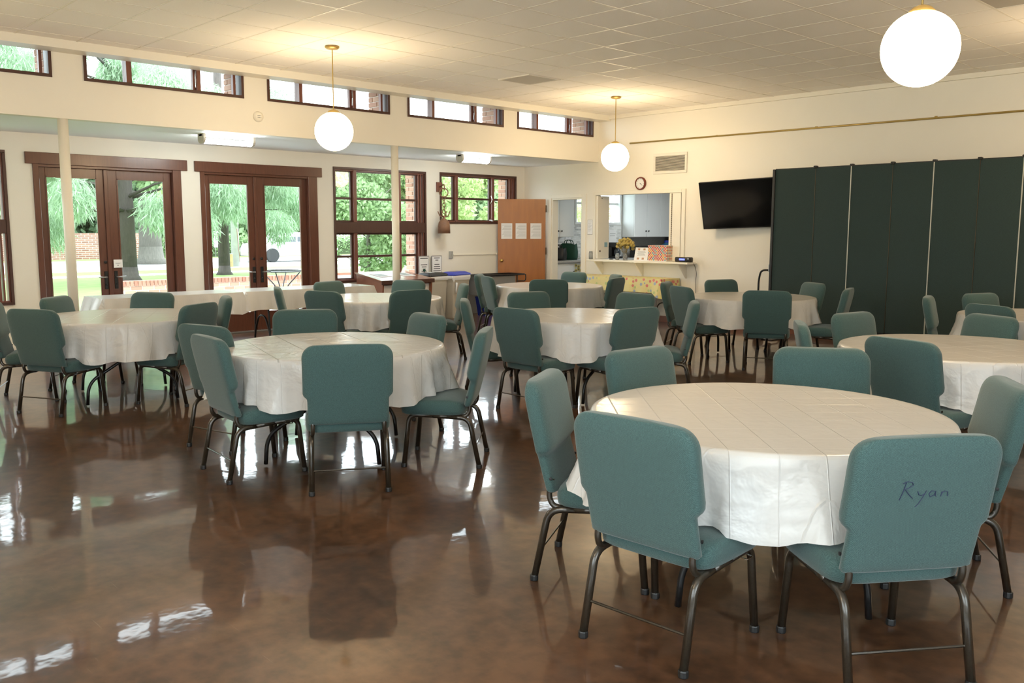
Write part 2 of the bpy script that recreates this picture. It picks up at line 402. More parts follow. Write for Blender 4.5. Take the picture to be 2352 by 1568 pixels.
# ------------------------------------------------------------------ mesh helpers
class MB:
    def __init__(s):
        s.v = []; s.f = []
    def add(s, vs_, fs):
        o = len(s.v)
        s.v += [tuple(map(float, p)) for p in vs_]
        s.f += [tuple(i + o for i in f) for f in fs]
        return s
    def box(s, x0, y0, z0, x1, y1, z1, b=0.0):
        if x1 < x0: x0, x1 = x1, x0
        if y1 < y0: y0, y1 = y1, y0
        if z1 < z0: z0, z1 = z1, z0
        b = min(b, (x1 - x0) * .45, (y1 - y0) * .45, (z1 - z0) * .45)
        if b <= 0:
            vs_ = [(x, y, z) for z in (z0, z1) for y in (y0, y1) for x in (x0, x1)]
            return s.add(vs_, [(0, 2, 3, 1), (4, 5, 7, 6), (0, 1, 5, 4), (2, 6, 7, 3), (0, 4, 6, 2), (1, 3, 7, 5)])
        # chamfered box
        vs_ = []; idx = {}
        X = (x0, x1); Y = (y0, y1); Z = (z0, z1)
        for i in (0, 1):
            for j in (0, 1):
                for k in (0, 1):
                    sx, sy, sz = (b if i == 0 else -b), (b if j == 0 else -b), (b if k == 0 else -b)
                    idx[(i, j, k, 0)] = len(vs_); vs_.append((X[i], Y[j] + sy, Z[k] + sz))
                    idx[(i, j, k, 1)] = len(vs_); vs_.append((X[i] + sx, Y[j], Z[k] + sz))
                    idx[(i, j, k, 2)] = len(vs_); vs_.append((X[i] + sx, Y[j] + sy, Z[k]))
        fs = []
        def g(*a): return idx[a]
        for i in (0, 1):
            q = [g(i, 0, 0, 0), g(i, 1, 0, 0), g(i, 1, 1, 0), g(i, 0, 1, 0)]; fs.append(q if i else q[::-1])
            q = [g(0, i, 0, 1), g(1, i, 0, 1), g(1, i, 1, 1), g(0, i, 1, 1)]; fs.append(q[::-1] if i else q)
            q = [g(0, 0, i, 2), g(1, 0, i, 2), g(1, 1, i, 2), g(0, 1, i, 2)]; fs.append(q if i else q[::-1])
        for i in (0, 1):
            for j in (0, 1):
                fs.append((g(i, j, 0, 0), g(i, j, 1, 0), g(i, j, 1, 1), g(i, j, 0, 1)))
                fs.append((g(i, 0, j, 0), g(i, 1, j, 0), g(i, 1, j, 2), g(i, 0, j, 2)))
                fs.append((g(0, i, j, 1), g(1, i, j, 1), g(1, i, j, 2), g(0, i, j, 2)))
                for k in (0, 1):
                    fs.append((g(i, j, k, 0), g(i, j, k, 1), g(i, j, k, 2)))
        return s.add(vs_, fs)
    def tube(s, pts, r, n=8, cap=True, r2=None):
        P = [Vector(p) for p in pts]
        m = len(P)
        T = []
        for i in range(m):
            a = P[max(0, i - 1)]; b = P[min(m - 1, i + 1)]
            T.append((b - a).normalized())
        ref = Vector((0, 0, 1)) if abs(T[0].z) < 0.9 else Vector((1, 0, 0))
        u = T[0].cross(ref).normalized()
        vs_ = []
        for i in range(m):
            u = (u - T[i] * u.dot(T[i])).normalized()
            w = T[i].cross(u)
            rr = r if r2 is None else r + (r2 - r) * i / (m - 1)
            for k in range(n):
                a = 2 * PI * k / n
                vs_.append(P[i] + u * (rr * math.cos(a)) + w * (rr * math.sin(a)))
        fs = []
        for i in range(m - 1):
            for k in range(n):
                fs.append((i * n + k, i * n + (k + 1) % n, (i + 1) * n + (k + 1) % n, (i + 1) * n + k))
        if cap:
            fs.append(tuple(range(n))[::-1]); fs.append(tuple((m - 1) * n + k for k in range(n)))
        return s.add(vs_, fs)
    def lathe(s, prof, c=(0, 0, 0), n=32, axis='z', cap=True):
        vs_ = []; m = len(prof)
        for r, h in prof:
            for k in range(n):
                a = 2 * PI * k / n
                if axis == 'z': vs_.append((c[0] + r * math.cos(a), c[1] + r * math.sin(a), c[2] + h))
                elif axis == 'y': vs_.append((c[0] + r * math.cos(a), c[1] + h, c[2] + r * math.sin(a)))
                else: vs_.append((c[0] + h, c[1] + r * math.cos(a), c[2] + r * math.sin(a)))
        fs = []
        for i in range(m - 1):
            for k in range(n):
                fs.append((i * n + k, i * n + (k + 1) % n, (i + 1) * n + (k + 1) % n, (i + 1) * n + k))
        if cap and prof[0][0] > 1e-6: fs.append(tuple(range(n))[::-1])
        if cap and prof[-1][0] > 1e-6: fs.append(tuple((m - 1) * n + k for k in range(n)))
        return s.add(vs_, fs)
    def prism(s, poly, d):
        """poly: list of 3d points (planar), d: extrusion vector"""
        n = len(poly)
        vs_ = [tuple(p) for p in poly] + [tuple(p[i] + d[i] for i in range(3)) for p in poly]
        fs = [tuple(range(n))[::-1], tuple(range(n, 2 * n))] + [(i, (i + 1) % n, n + (i + 1) % n, n + i) for i in range(n)]
        return s.add(vs_, fs)
    def ring_frame(s, x0, x1, y0, y1, z0, z1, w, b=0.0):
        """rectangular frame in the y-z plane, thickness x0..x1, member width w"""
        s.box(x0, y0, z0, x1, y1, z0 + w, b); s.box(x0, y0, z1 - w, x1, y1, z1, b)
        s.box(x0, y0, z0 + w, x1, y0 + w, z1 - w, b); s.box(x0, y1 - w, z0 + w, x1, y1, z1 - w, b)
        return s
    def mesh(s, name, m, smooth=False):
        me = bpy.data.meshes.new(name)
        me.from_pydata(s.v, [], s.f)
        for q in (m if isinstance(m, (list, tuple)) else [m]): me.materials.append(q)
        if smooth:
            me.polygons.foreach_set('use_smooth', [True] * len(me.polygons))
        me.update()
        return me
    def obj(s, name, m, parent=None, smooth=False, **props):
        o = bpy.data.objects.new(name, s.mesh(name, m, smooth))
        COL.objects.link(o)
        if parent is not None: o.parent = parent
        for k, v_ in props.items(): o[k] = v_
        return o
    def fix(s):
        return s

def recalc(o):
    import bmesh
    bm = bmesh.new(); bm.from_mesh(o.data); bmesh.ops.recalc_face_normals(bm, faces=bm.faces); bm.to_mesh(o.data); bm.free()
    return o

def empty(name, loc=(0, 0, 0), rz=0.0, **props):
    o = bpy.data.objects.new(name, None)
    o.empty_display_size = 0.1
    COL.objects.link(o)
    o.location = loc; o.rotation_euler = (0, 0, rz)
    for k, v_ in props.items(): o[k] = v_
    return o

def thing(name, label, cat, loc=(0, 0, 0), rz=0.0, group=None):
    o = empty(name, loc, rz, label=label, category=cat)
    if group: o['group'] = group
    return o

def tag(o, label, cat, group=None):
    o['label'] = label; o['category'] = cat
    if group: o['group'] = group
    return o

def share(name, me, parent=None, loc=(0, 0, 0), rot=(0, 0, 0), scale=None):
    o = bpy.data.objects.new(name, me)
    COL.objects.link(o)
    if parent is not None: o.parent = parent
    o.location = loc; o.rotation_euler = rot
    if scale: o.scale = scale
    return o

KIDS = {}
def dup_tree(root, loc, rz, label=None):
    r = root.copy(); COL.objects.link(r); r.location = loc; r.rotation_euler = (0, 0, rz)
    if label: r['label'] = label
    for ch in root.children:
        c = ch.copy(); COL.objects.link(c); c.parent = r
        for g in ch.children:
            d = g.copy(); COL.objects.link(d); d.parent = c
    return r

def fillet(pts, r, n=5):
    P = [Vector(p) for p in pts]; out = [P[0]]
    for i in range(1, len(P) - 1):
        a = P[i - 1] - P[i]; b = P[i + 1] - P[i]
        d = min(r, a.length * .49, b.length * .49)
        p0 = P[i] + a.normalized() * d; p1 = P[i] + b.normalized() * d
        for k in range(n + 1):
            t = k / n
            out.append(p0 * (1 - t) ** 2 + P[i] * 2 * t * (1 - t) + p1 * t * t)
    out.append(P[-1])
    return out

STRUCT = dict(kind='structure')
ZC = 3.38      # ceiling
S = 1.7941     # clerestory wall plane / soffit edge
ZSOF = 2.6276
YB, XR = -13.4, 14.2

# ------------------------------------------------------------------ room shell
def wall_with_holes(mb, axis, t0, t1, a0, a1, z0, z1, holes):
    """wall slab between t0..t1 across AXIS ('x' or 'y'), spanning a0..a1 along the other, with holes (a0,a1,z0,z1)"""
    cuts = sorted({a0, a1} | {h[0] for h in holes} | {h[1] for h in holes})
    for i in range(len(cuts) - 1):
        p, q = cuts[i], cuts[i + 1]
        if q <= a0 or p >= a1: continue
        mid = (p + q) / 2
        hs = sorted([(h[2], h[3]) for h in holes if h[0] < mid < h[1]])
        z = z0
        spans = []
        for h0, h1 in hs:
            if h0 > z: spans.append((z, h0))
            z = max(z, h1)
        if z < z1: spans.append((z, z1))
        for s0, s1 in spans:
            if axis == 'x': mb.box(t0, p, s0, t1, q, s1)
            else: mb.box(p, t0, s0, q, t1, s1)
    return mb

floor = MB().add([(-0.14, YB, 0), (XR, YB, 0), (XR, 6.2, 0), (-0.14, 6.2, 0), (-0.14, YB, -.12), (XR, YB, -.12), (XR, 6.2, -.12), (-0.14, 6.2, -.12)],
                 [(0, 1, 2, 3), (4, 7, 6, 5), (0, 4, 5, 1), (1, 5, 6, 2), (2, 6, 7, 3), (3, 7, 4, 0)]).obj('floor', FLOOR, **STRUCT)

W0 = (-10.45, -8.65, .576, 2.41); W3 = (-4.137, -2.33, .655, 2.44); W4 = (-2.03, -.22, 1.585, 2.45)
D1 = (-8.361, -6.53, 0, 2.27); D2 = (-6.261, -4.427, 0, 2.27); WK = (1.39, 2.82, 1.585, 2.35)
D0 = (-12.6, -10.75, 0, 2.27)
wall_with_holes(MB(), 'x', -.14, 0, YB, 6.2, 0, 2.7, [W0, W3, W4, D1, D2, WK, D0]).obj('wall_left', WALL, **STRUCT)
CL = [(-12.5, -10.68), (-10.45, -8.63), (-8.3153, -6.5037), (-6.1942, -4.3676), (-4.0622, -2.239), (-1.9427, -.1578)]
CZ0, CZ1 = 3.033, 3.375
wall_with_holes(MB(), 'x', S - .12, S, YB, 0.0, ZSOF, ZC + .1, [(a, b, CZ0, CZ1) for a, b in CL]).obj('wall_upper', WALL, **STRUCT)
MB().box(-.14, YB, ZSOF, S - .12, 0, ZSOF + .08).obj('ceiling_soffit', SOFF, **STRUCT)
DR = (.70, 1.435, 0, 2.04); PS = (1.75, 3.53, .985, 2.07)
wall_with_holes(MB(), 'y', 0, .12, 0, XR, 0, ZC + .1, [DR, PS, (0, S - .12, 2.7, 3.6)]).obj('wall_end', WALL, **STRUCT)
RW = (-12.6, -9.4, .5, 2.9)
wall_with_holes(MB(), 'x', XR, XR + .12, YB, .12, 0, ZC + .1, [RW]).obj('wall_right', WALL, **STRUCT)
REAR = [(9.2, 11.4, .6, 2.9), (11.7, 13.7, .6, 2.9)]
wall_with_holes(MB(), 'y', YB - .12, YB, 0, XR + .12, 0, ZC + .1, REAR).obj('wall_rear', WALL, **STRUCT)
# boxed beam in front of the clerestory and the cornice along the end wall
MB().box(S, YB, 3.292, 2.05, 0, ZC).obj('trim_1', TRIMW, **STRUCT)
MB().box(2.05, -.05, 3.318, XR, 0, ZC).obj('trim_2', TRIMW, **STRUCT)
MB().box(0, -.72, 1.035, .025, 0, 1.065).obj('trim_3', TRIMW, **STRUCT)
MB().box(0.0, -1.745, 1.040, .018, -.72, 1.058).obj('trim_4', TRIMW, **STRUCT)
for i, (a, b) in enumerate([(1.56, 5.6), (5.6, XR)]):
    MB().box(a, -.015, 0, b, 0, .10).obj('baseboard_%s' % ('end', 'right')[i], BROWND, **STRUCT)

# ceiling: slab, tiles one by one, T-bars
ceil = MB().box(2.0, YB, ZC + .02, XR, .05, ZC + .14).obj('ceiling', GRID, **STRUCT)
TX, TY, X0, Y0 = .5625, .575, 3.395, -3.85
tile_me = MB().box(-TX / 2 + .005, -TY / 2 + .005, 0, TX / 2 - .005, TY / 2 - .005, .018, .004).mesh('ceiling_tile', TILE)
camloc = Vector((11.84457, -11.74248, 1.49))
def project(p):
    d = Vector(p) - camloc
    w = d.dot(FWD)
    if w <= 0.05: return None
    return (1176 + 2037.42 * d.dot(RGT) / w, 784 - 2037.42 * d.dot(UPV) / w, w)
tiles = []
vent_cells = {(0, 1), (10, 1)}
for i in range(-3, 20):
    for j in range(-19, 8):
        cx_, cy_ = X0 + (i + .5) * TX, Y0 + (j + .5) * TY - TY
        if cx_ - TX / 2 < 2.0 or cx_ + TX / 2 > XR or cy_ - TY / 2 < YB or cy_ + TY / 2 > 0: continue
        if (i, j) in vent_cells: continue
        p = project((cx_, cy_, ZC))
        vis = p is not None and -120 < p[0] < 2472 and -120 < p[1] < 1700
        tiles.append((p[2] if vis else 1e9, cx_, cy_))
tiles.sort()
rest = MB()
for k, (d, x, y) in enumerate(tiles):
    if k < 298 and d < 1e8: share('ceiling_tile', tile_me, ceil, (x, y, ZC - .004))
    else: rest.box(x - TX / 2 + .012, y - TY / 2 + .012, ZC - .004, x + TX / 2 - .005, y + TY / 2 - .005, ZC + .015)
if rest.v: rest.obj('ceiling_tile_field', TILE, ceil, kind='stuff')
gb = MB()
for i in range(-3, 21):
    x = X0 + i * TX
    if 2.05 < x < XR: gb.box(x - .008, YB, ZC - .0065, x + .008, 0, ZC + .02)
for j in range(-20, 9):
    y = Y0 + (j - 1) * TY
    if YB < y < 0: gb.box(2.05, y - .008, ZC - .006, XR, y + .008, ZC + .02)
gb.obj('ceiling_grid', GRID, ceil, kind='stuff')
# filler strips at the rim of the grid
MB().box(2.05, YB, ZC - .002, X0 - 2 * TX - .009, 0, ZC + .02).box(X0 - 2 * TX, Y0 + 6 * TY + .009, ZC - .002, XR, 0, ZC + .02).obj('ceiling_border', TILE, ceil)
ven = []
for (i, j), lab in (((0, 1), 'flat grey diffuser panel set among the ceiling tiles near the far globe lamp'), ((10, 1), 'grey ceiling diffuser cut by the upper right corner beyond the big globe lamp')):
    x, y = X0 + (i + .5) * TX, Y0 + (j - .5) * TY
    v_ = thing('ceiling_vent', lab, 'vent', (x, y, ZC - .012))
    MB().box(-.27, -.277, .0, .27, .277, .012).obj('vent_plate', DIFF, v_)
    fr = MB(); fr.box(-.278, -.284, -.004, .278, -.262, .010); fr.box(-.278, .262, -.004, .278, .284, .010); fr.box(-.278, -.262, -.004, -.256, .262, .010); fr.box(.256, -.262, -.004, .278, .262, .010)
    fr.obj('vent_frame', GRID, v_)

# ------------------------------------------------------------------ windows
def pane(parent, x, y0, y1, z0, z1, th=.006):
    return MB().box(x - th / 2, y0, z0, x + th / 2, y1, z1).obj('pane', GLASS, parent)

def clerestory(n, y0, y1):
    w = empty('window_%d' % n, **STRUCT)
    xo, xi = S - .13, S + .014
    f = MB().ring_frame(xo, xi, y0, y1, CZ0, CZ1, .032); f.obj('window_frame', WOODD, w)
    L = y1 - y0
    a = y0 + .26 * L; b = y0 + .70 * L
    for c in (a, b):
        MB().box(xo, c - .022, CZ0 + .03, xi - .03, c + .022, CZ1 - .03).obj('mullion', WOODR, w)
    # opening sash stiles beside the mullions and at the right jamb
    s_ = MB()
    s_.box(xo + .02, a + .024, CZ0 + .032, xo + .07, a + .052, CZ1 - .03); s_.box(xo + .02, b - .052, CZ0 + .032, xo + .07, b - .024, CZ1 - .03)
    s_.box(xo + .02, y1 - .10, CZ0 + .032, xo + .07, y1 - .07, CZ1 - .03)
    s_.obj('sash', WOODR, w)
    st = MB().tube([(S - .03, b - .03, CZ0 + .25), (S + .01, b - .05, CZ0 + .16), (S - .02, b - .035, CZ0 + .07)], .006, 6)
    st.obj('window_stay', CHROME, w)
    for p, q in ((y0 + .03, a - .022), (a + .024, b - .024), (b + .022, y1 - .03)):
        pane(w, xo + .045, p, q, CZ0 + .03, CZ1 - .03)
    return w
for i, (a, b) in enumerate(CL): clerestory(5 + i, a, b)

def tall_window(n, y0, y1, z0, z1, cols, rows, band, crank=None):
    w = empty('window_%d' % n, **STRUCT)
    xo, xi = -.13, .02
    MB().ring_frame(-.015, xi, y0, y1, z0, z1, .034, .003).obj('casing', WOODD, w)
    MB().ring_frame(xo, -.015, y0 + .02, y1 - .02, z0 + .02, z1 - .02, .03).obj('window_frame', WOODR, w)
    for c in cols:
        MB().box(xo, c - .028, z0 + .03, -.005, c + .028, z1 - .03, .003).obj('mullion', WOODR, w)
    edges = [y0 + .05] + [c for c in cols] + [y1 - .05]
    segs = []
    if band: segs = [(z0 + .04, band[0]), (band[1], z1 - .04)]
    else: segs = [(z0 + .04, z1 - .04)]
    if band:
        MB().box(xo, y0 + .034, band[0], .012, y1 - .034, band[1], .004).obj('transom_board', WOODD, w)
    for zi, (p, q) in enumerate(segs):
        r = rows[zi]
        for k in range(len(edges) - 1):
            a = edges[k] + (.028 if k else 0); b = edges[k + 1] - (.028 if k < len(edges) - 2 else 0)
            if k == len(edges) - 2: b -= .10
            sm = MB().ring_frame(-.10, -.055, a, b, p, q, .028, .003)
            sm.box(-.095, a + .02, r - .018, -.06, b - .02, r + .018, .003)
            sm.obj('sash', WOODD, w)
            pane(w, -.078, a + .02, b - .02, p + .02, r - .015); pane(w, -.078, a + .02, b - .02, r + .015, q - .02)
        j = MB().box(-.11, y1 - .15, p, -.02, y1 - .125, q).box(-.11, y1 - .105, p, -.02, y1 - .085, q)
        j.obj('side_jamb', WOODR, w)
    if crank:
        MB().box(-.05, crank - .02, z0 + .045, .03, crank + .02, z0 + .07, .004).tube([(.02, crank, z0 + .07), (.05, crank - .03, z0 + .09), (.06, crank - .08, z0 + .085)], .006, 6).obj('window_crank', CHROME, w)
        MB().tube([(-.03, crank + .02, z0 + .5), (.02, crank - .0, z0 + .43), (-.03, crank + .01, z0 + .36)], .007, 6).obj('window_latch', CHROME, w)
    return w
tall_window(1, *W0, [-10.05, -9.2], [1.02, 1.98], (1.43, 1.597))
tall_window(2, *W3, [-3.73, -2.87], [1.06, 1.965], (1.43, 1.597))
tall_window(3, *W4, [-1.64, -.785], [2.02], None, crank=-.83)
# kitchen window
kw = empty('window_4', **STRUCT)
MB().ring_frame(-.13, .02, WK[0], WK[1], WK[2], WK[3], .05, .004).obj('window_frame', WHITE, kw)
MB().box(-.11, 2.07, 1.63, -.04, 2.13, 2.3).box(-.11, 1.44, 1.99, -.04, 2.77, 2.03).obj('mullion', WHITE, kw)
pane(kw, -.08, 1.44, 2.07, 1.63, 1.99); pane(kw, -.08, 2.13, 2.77, 1.63, 1.99); pane(kw, -.08, 1.44, 2.07, 2.03, 2.3); pane(kw, -.08, 2.13, 2.77, 2.03, 2.3)
# rear windows behind the camera
for i, (a, b, c, d) in enumerate(REAR):
    w = empty('window_%d' % (11 + i), **STRUCT)
    f = MB(); yy0, yy1 = YB - .12, YB + .02
    f.box(a, yy0, c, b, yy1, c + .05); f.box(a, yy0, d - .05, b, yy1, d); f.box(a, yy0, c, a + .05, yy1, d); f.box(b - .05, yy0, c, b, yy1, d); f.box((a + b) / 2 - .03, yy0, c, (a + b) / 2 + .03, yy1 - .03, d)
    f.obj('window_frame', WOODD, w)
    MB().box(a + .05, YB - .07, c + .05, (a + b) / 2 - .03, YB - .064, d - .05).obj('pane', GLASS, w)
    MB().box((a + b) / 2 + .03, YB - .07, c + .05, b - .05, YB - .064, d - .05).obj('pane', GLASS, w)

w = empty('window_14', **STRUCT)
f = MB().ring_frame(XR - .02, XR + .12, RW[0], RW[1], RW[2], RW[3], .05)
for q in (-11.55, -10.45): f.box(XR, q - .03, RW[2], XR + .1, q + .03, RW[3])
f.obj('window_frame', WOODD, w)
for a, b in ((RW[0] + .05, -11.58), (-11.52, -10.48), (-10.42, RW[1] - .05)): pane(w, XR + .06, a, b, RW[2] + .05, RW[3] - .05)

# ------------------------------------------------------------------ french doors
def french(n, y0, y1, l0, lm, l1, hy0, hy1, sign=False):
    d = empty('door_%d' % n, **STRUCT)
    MB().box(0, hy0, 2.265, .035, hy1, 2.405, .004).obj('header_board', WOOD, d)
    MB().box(-.02, y0, 0, .022, l0, 2.268, .004).obj('casing', WOOD, d)
    MB().box(-.02, l1, 0, .022, y1, 2.268, .004).obj('casing', WOOD, d)
    MB().box(-.14, l0 - .01, 2.235, .0, l1 + .01, 2.268, .003).obj('head_jamb', WOOD, d)
    MB().box(-.14, l0 - .02, 0, -.02, l0, 2.24).obj('side_jamb', WOOD, d)
    MB().box(-.14, l1, 0, -.02, l1 + .02, 2.24).obj('side_jamb', WOOD, d)
    MB().box(-.16, l0, 0, -.01, l1, .022, .004).obj('threshold', STEEL, d)
    xo, xi = -.105, -.06
    for k, (a, b) in enumerate(((l0 + .003, lm - .003), (lm + .003, l1 - .003))):
        g0 = a + (.085 if k == 0 else .15); g1 = b - (.095 if k == 0 else .095); zt_, zb_ = 2.125, .28
        f = MB()
        f.box(xo, a, .02, xi, g0, 2.235, .003); f.box(xo, g1, .02, xi, b, 2.235, .003)
        f.box(xo, g0, zt_, xi, g1, 2.235, .003); f.box(xo, g0, .02, xi, g1, zb_, .003)
        leaf = f.obj('door_leaf', WOOD, d)
        bead = MB()
        bead.box(xi, g0 - .004, zb_ - .004, xi + .008, g0 + .012, zt_ + .004); bead.box(xi, g1 - .012, zb_ - .004, xi + .008, g1 + .004, zt_ + .004)
        bead.box(xi, g0, zb_ - .004, xi + .008, g1, zb_ + .012); bead.box(xi, g0, zt_ - .012, xi + .008, g1, zt_ + .004)
        bead.obj('glazing_bead', WOOD, leaf)
        MB().box(-.086, g0, zb_, -.08, g1, zt_).obj('pane', GLASS, leaf)
        hy = (b - .036) if k == 0 else (a + .082)
        h = MB().box(xi, hy - .022, .715, xi + .012, hy + .022, .945, .004)
        hd = h.obj('handle_plate', BLACKM, d)
        sg = -1 if k == 0 else 1
        MB().tube(fillet([(xi, hy, .868), (xi + .055, hy, .868), (xi + .058, hy + sg * .11, .874)], .02, 4), .008, 8).obj('lever', STEEL, hd, smooth=True)
        MB().lathe([(.011, 0), (.013, .004), (.013, .012), (.008, .016)], (xi + .008, hy, .775), 12, 'x').obj('lock_cylinder', BLACKM, hd)
        MB().lathe([(.02, 0), (.02, .01), (.012, .014)], (xi, hy, 1.06), 14, 'x').obj('deadbolt', BLACKM, d)
    MB().box(xi, lm - .012, .02, xi + .022, lm + .036, 2.235, .004).obj('astragal', WOOD, d)
    return d
dr1 = french(1, -8.361, -6.531, -8.293, -7.509, -6.645, -8.442, -6.444)
dr2 = french(2, -6.261, -4.427, -6.199, -5.43, -4.577, -6.340, -4.348)
french(4, -12.6, -10.75, -12.53, -11.7, -10.84, -12.68, -10.66)
nt_ = thing('door_notice', 'small white notice taped to the middle stile of the left glazed door', 'notice', (-.03, -7.40, 1.04))
MB().box(-.001, -.056, -.052, .001, .056, .052).obj('notice_sheet', PAPER, nt_)
MB().box(.001, -.038, .006, .0015, .036, .0095).box(.001, -.03, -.004, .0015, .02, -.001).box(.001, -.014, -.026, .0015, .008, -.018).obj('printed_lines', INK, nt_)

# ------------------------------------------------------------------ columns
col_me = MB().lathe([(.052, 0), (.052, ZSOF)], n=24).mesh('column', TRIMW, True)
for y in (-8.535, -4.252):
    c = share('column', col_me, None, (S - .055, y, 0)); c['kind'] = 'structure'

# ------------------------------------------------------------------ orange door (door_3), casing
ds = empty('door_3', **STRUCT)
MB().box(.615, -.018, 0, .70, .0, 2.10, .003).box(1.435, -.018, 0, 1.53, .0, 2.10, .003).box(.70, -.018, 2.04, 1.435, 0, 2.10, .003).obj('casing', TRIMW, ds)
MB().box(.70, 0, 0, .725, .14, 2.04).box(1.41, 0, 0, 1.435, .14, 2.04).box(.725, 0, 2.015, 1.41, .14, 2.04).obj('side_jamb', TRIMW, ds)
ang = math.radians(232.0)
dl = thing('interior_door', 'orange birch interior door standing open beside the kitchen doorway', 'door', (.585, -.045, 0), ang)
MB().box(0, -.02, .012, .865, .02, 2.03, .003).obj('door_panel', DOORW, dl)
for z in (1.86, 1.10, .25):
    MB().box(-.022, -.012, z - .06, .0, .03, z + .06, .003).tube([(-.008, .028, z - .062), (-.008, .028, z + .062)], .008, 8).obj('hinge', HINGE, dl)
for sgn in (1, -1):
    MB().lathe([(.03, .02 * sgn), (.03, .026 * sgn), (.013, .028 * sgn), (.012, .045 * sgn), (.026, .052 * sgn), (.03, .066 * sgn), (.022, .08 * sgn), (0.0, .083 * sgn)], (.80, 0, .93), 20, 'y').obj('knob', BRASS, dl, smooth=True)
kick = None
NL = ['left white paper sheet taped to the orange door', 'middle white paper sheet taped to the orange door', 'right white paper sheet taped to the orange door']
ca, sa = math.cos(ang), math.sin(ang)
for i, u in enumerate((.705, .445, .175)):
    # on the face turned to the hall: local +y side of the leaf
    px, py = .585 + ca * u - sa * .0225, -.045 + sa * u + ca * .0225
    p = thing('door_paper', NL[i], 'paper', (px, py, 1.46), ang, 'paper sheets on the orange door')
    MB().box(-.10, -.001, -.14, .10, .001, .14).obj('paper_sheet', PAPER, p)
    ln = MB()
    for k in range(11):
        w = .085 - .02 * ((k * 7 + i * 3) % 4) / 3
        ln.box(-.085, .001, .105 - k * .021, -.085 + 2 * w, .0014, .1085 - k * .021)
    ln.obj('printed_lines', INK, p)

# ------------------------------------------------------------------ kitchen shell and fittings
MB().box(-.14, 6.1, 0, 5.0, 6.2, 2.7).obj('wall_kitchen_back', WALL, **STRUCT)
MB().box(5.0, .12, 0, 5.1, 6.2, 2.7).obj('wall_kitchen_right', WALL, **STRUCT)
MB().box(-.14, .12, 2.62, 5.1, 6.2, 2.7).obj('ceiling_kitchen', SOFF, **STRUCT)
MB().box(.0, .12, .93, .012, 1.36, 1.36).box(0, 1.36, .93, .012, 2.84, 1.58).obj('backsplash_tiles', MOSAIC, **STRUCT)
MB().box(.0, 2.84, .93, .012, 5.6, 1.35).obj('backsplash_grey', COUNTER, **STRUCT)

def wall_cabinet(name, y0, y1, z0, z1, splits, label, depth=.33, knob_z=1.46):
    t = thing(name, label, 'cabinet', (0.012, y0, z0))
    MB().box(0, 0, 0, depth - .02, y1 - y0, z1 - z0, .003).obj('cabinet_body', WHITE, t)
    e = [0] + [s_ - y0 for s_ in splits] + [y1 - y0]
    for k in range(len(e) - 1):
        d = MB().box(depth - .02, e[k] + .004, .004, depth, e[k + 1] - .004, z1 - z0 - .004, .003).obj('door', WHITE, t)
        ky = e[k + 1] - .045 if k % 2 == 0 else e[k] + .045
        MB().lathe([(.008, 0), (.008, .012), (.016, .018), (.016, .026), (.0, .03)], (depth, ky, knob_z - z0), 12, 'x').obj('knob', BLACKM, d, smooth=True)
    return t
wall_cabinet('wall_cabinet', .16, 1.01, 1.345, 2.35, [.595], 'pale wall cabinet with black knobs seen through the kitchen doorway')
wall_cabinet('wall_cabinet', 2.85, 4.20, 1.335, 2.40, [3.27, 3.735], 'tall pale wall cabinet with black knobs seen through the serving hatch')
bc = thing('base_cabinet', 'white base cabinet under the grey worktop inside the kitchen doorway', 'cabinet', (.012, .14, 0))
MB().box(0, 0, 0, .58, 4.1, .87, .004).obj('cabinet_body', WHITE, bc)
for k in range(6):
    d = MB().box(.58, .02 + k * .62, .08, .60, .60 + k * .62, .85, .003).obj('door', WHITE, bc)
    MB().lathe([(.008, 0), (.008, .012), (.016, .018), (.016, .026), (.0, .03)], (.60, .55 + k * .62, .70), 12, 'x').obj('knob', BLACKM, d, smooth=True)
tag(MB().box(.012, .13, .875, .66, 4.26, .915, .005).obj('worktop', COUNTER), 'grey speckled worktop along the kitchen window wall', 'worktop')
mg = thing('magnet_cluster', 'cluster of yellow daisy magnets on the white cabinet front in the kitchen', 'magnets', (.618, .83, .76))
fl = MB(); st = MB()
for k in range(6):
    y, z = (k % 3 - 1) * .075, (k // 3) * .07 - .035 + .02 * (k % 2)
    for q in range(8):
        a = q * PI / 4
        fl.box(.0, y + .024 * math.cos(a) - .009, z + .024 * math.sin(a) - .009, .005, y + .024 * math.cos(a) + .009, z + .024 * math.sin(a) + .009)
    st.lathe([(.012, .004), (.012, .009), (0, .01)], (0, y, z), 10, 'x')
fl.obj('petals', mat('daisy_petals', (.62, .52, .16, 1), .6), mg, kind='stuff'); st.obj('flower_centres', INKB, mg, kind='stuff')
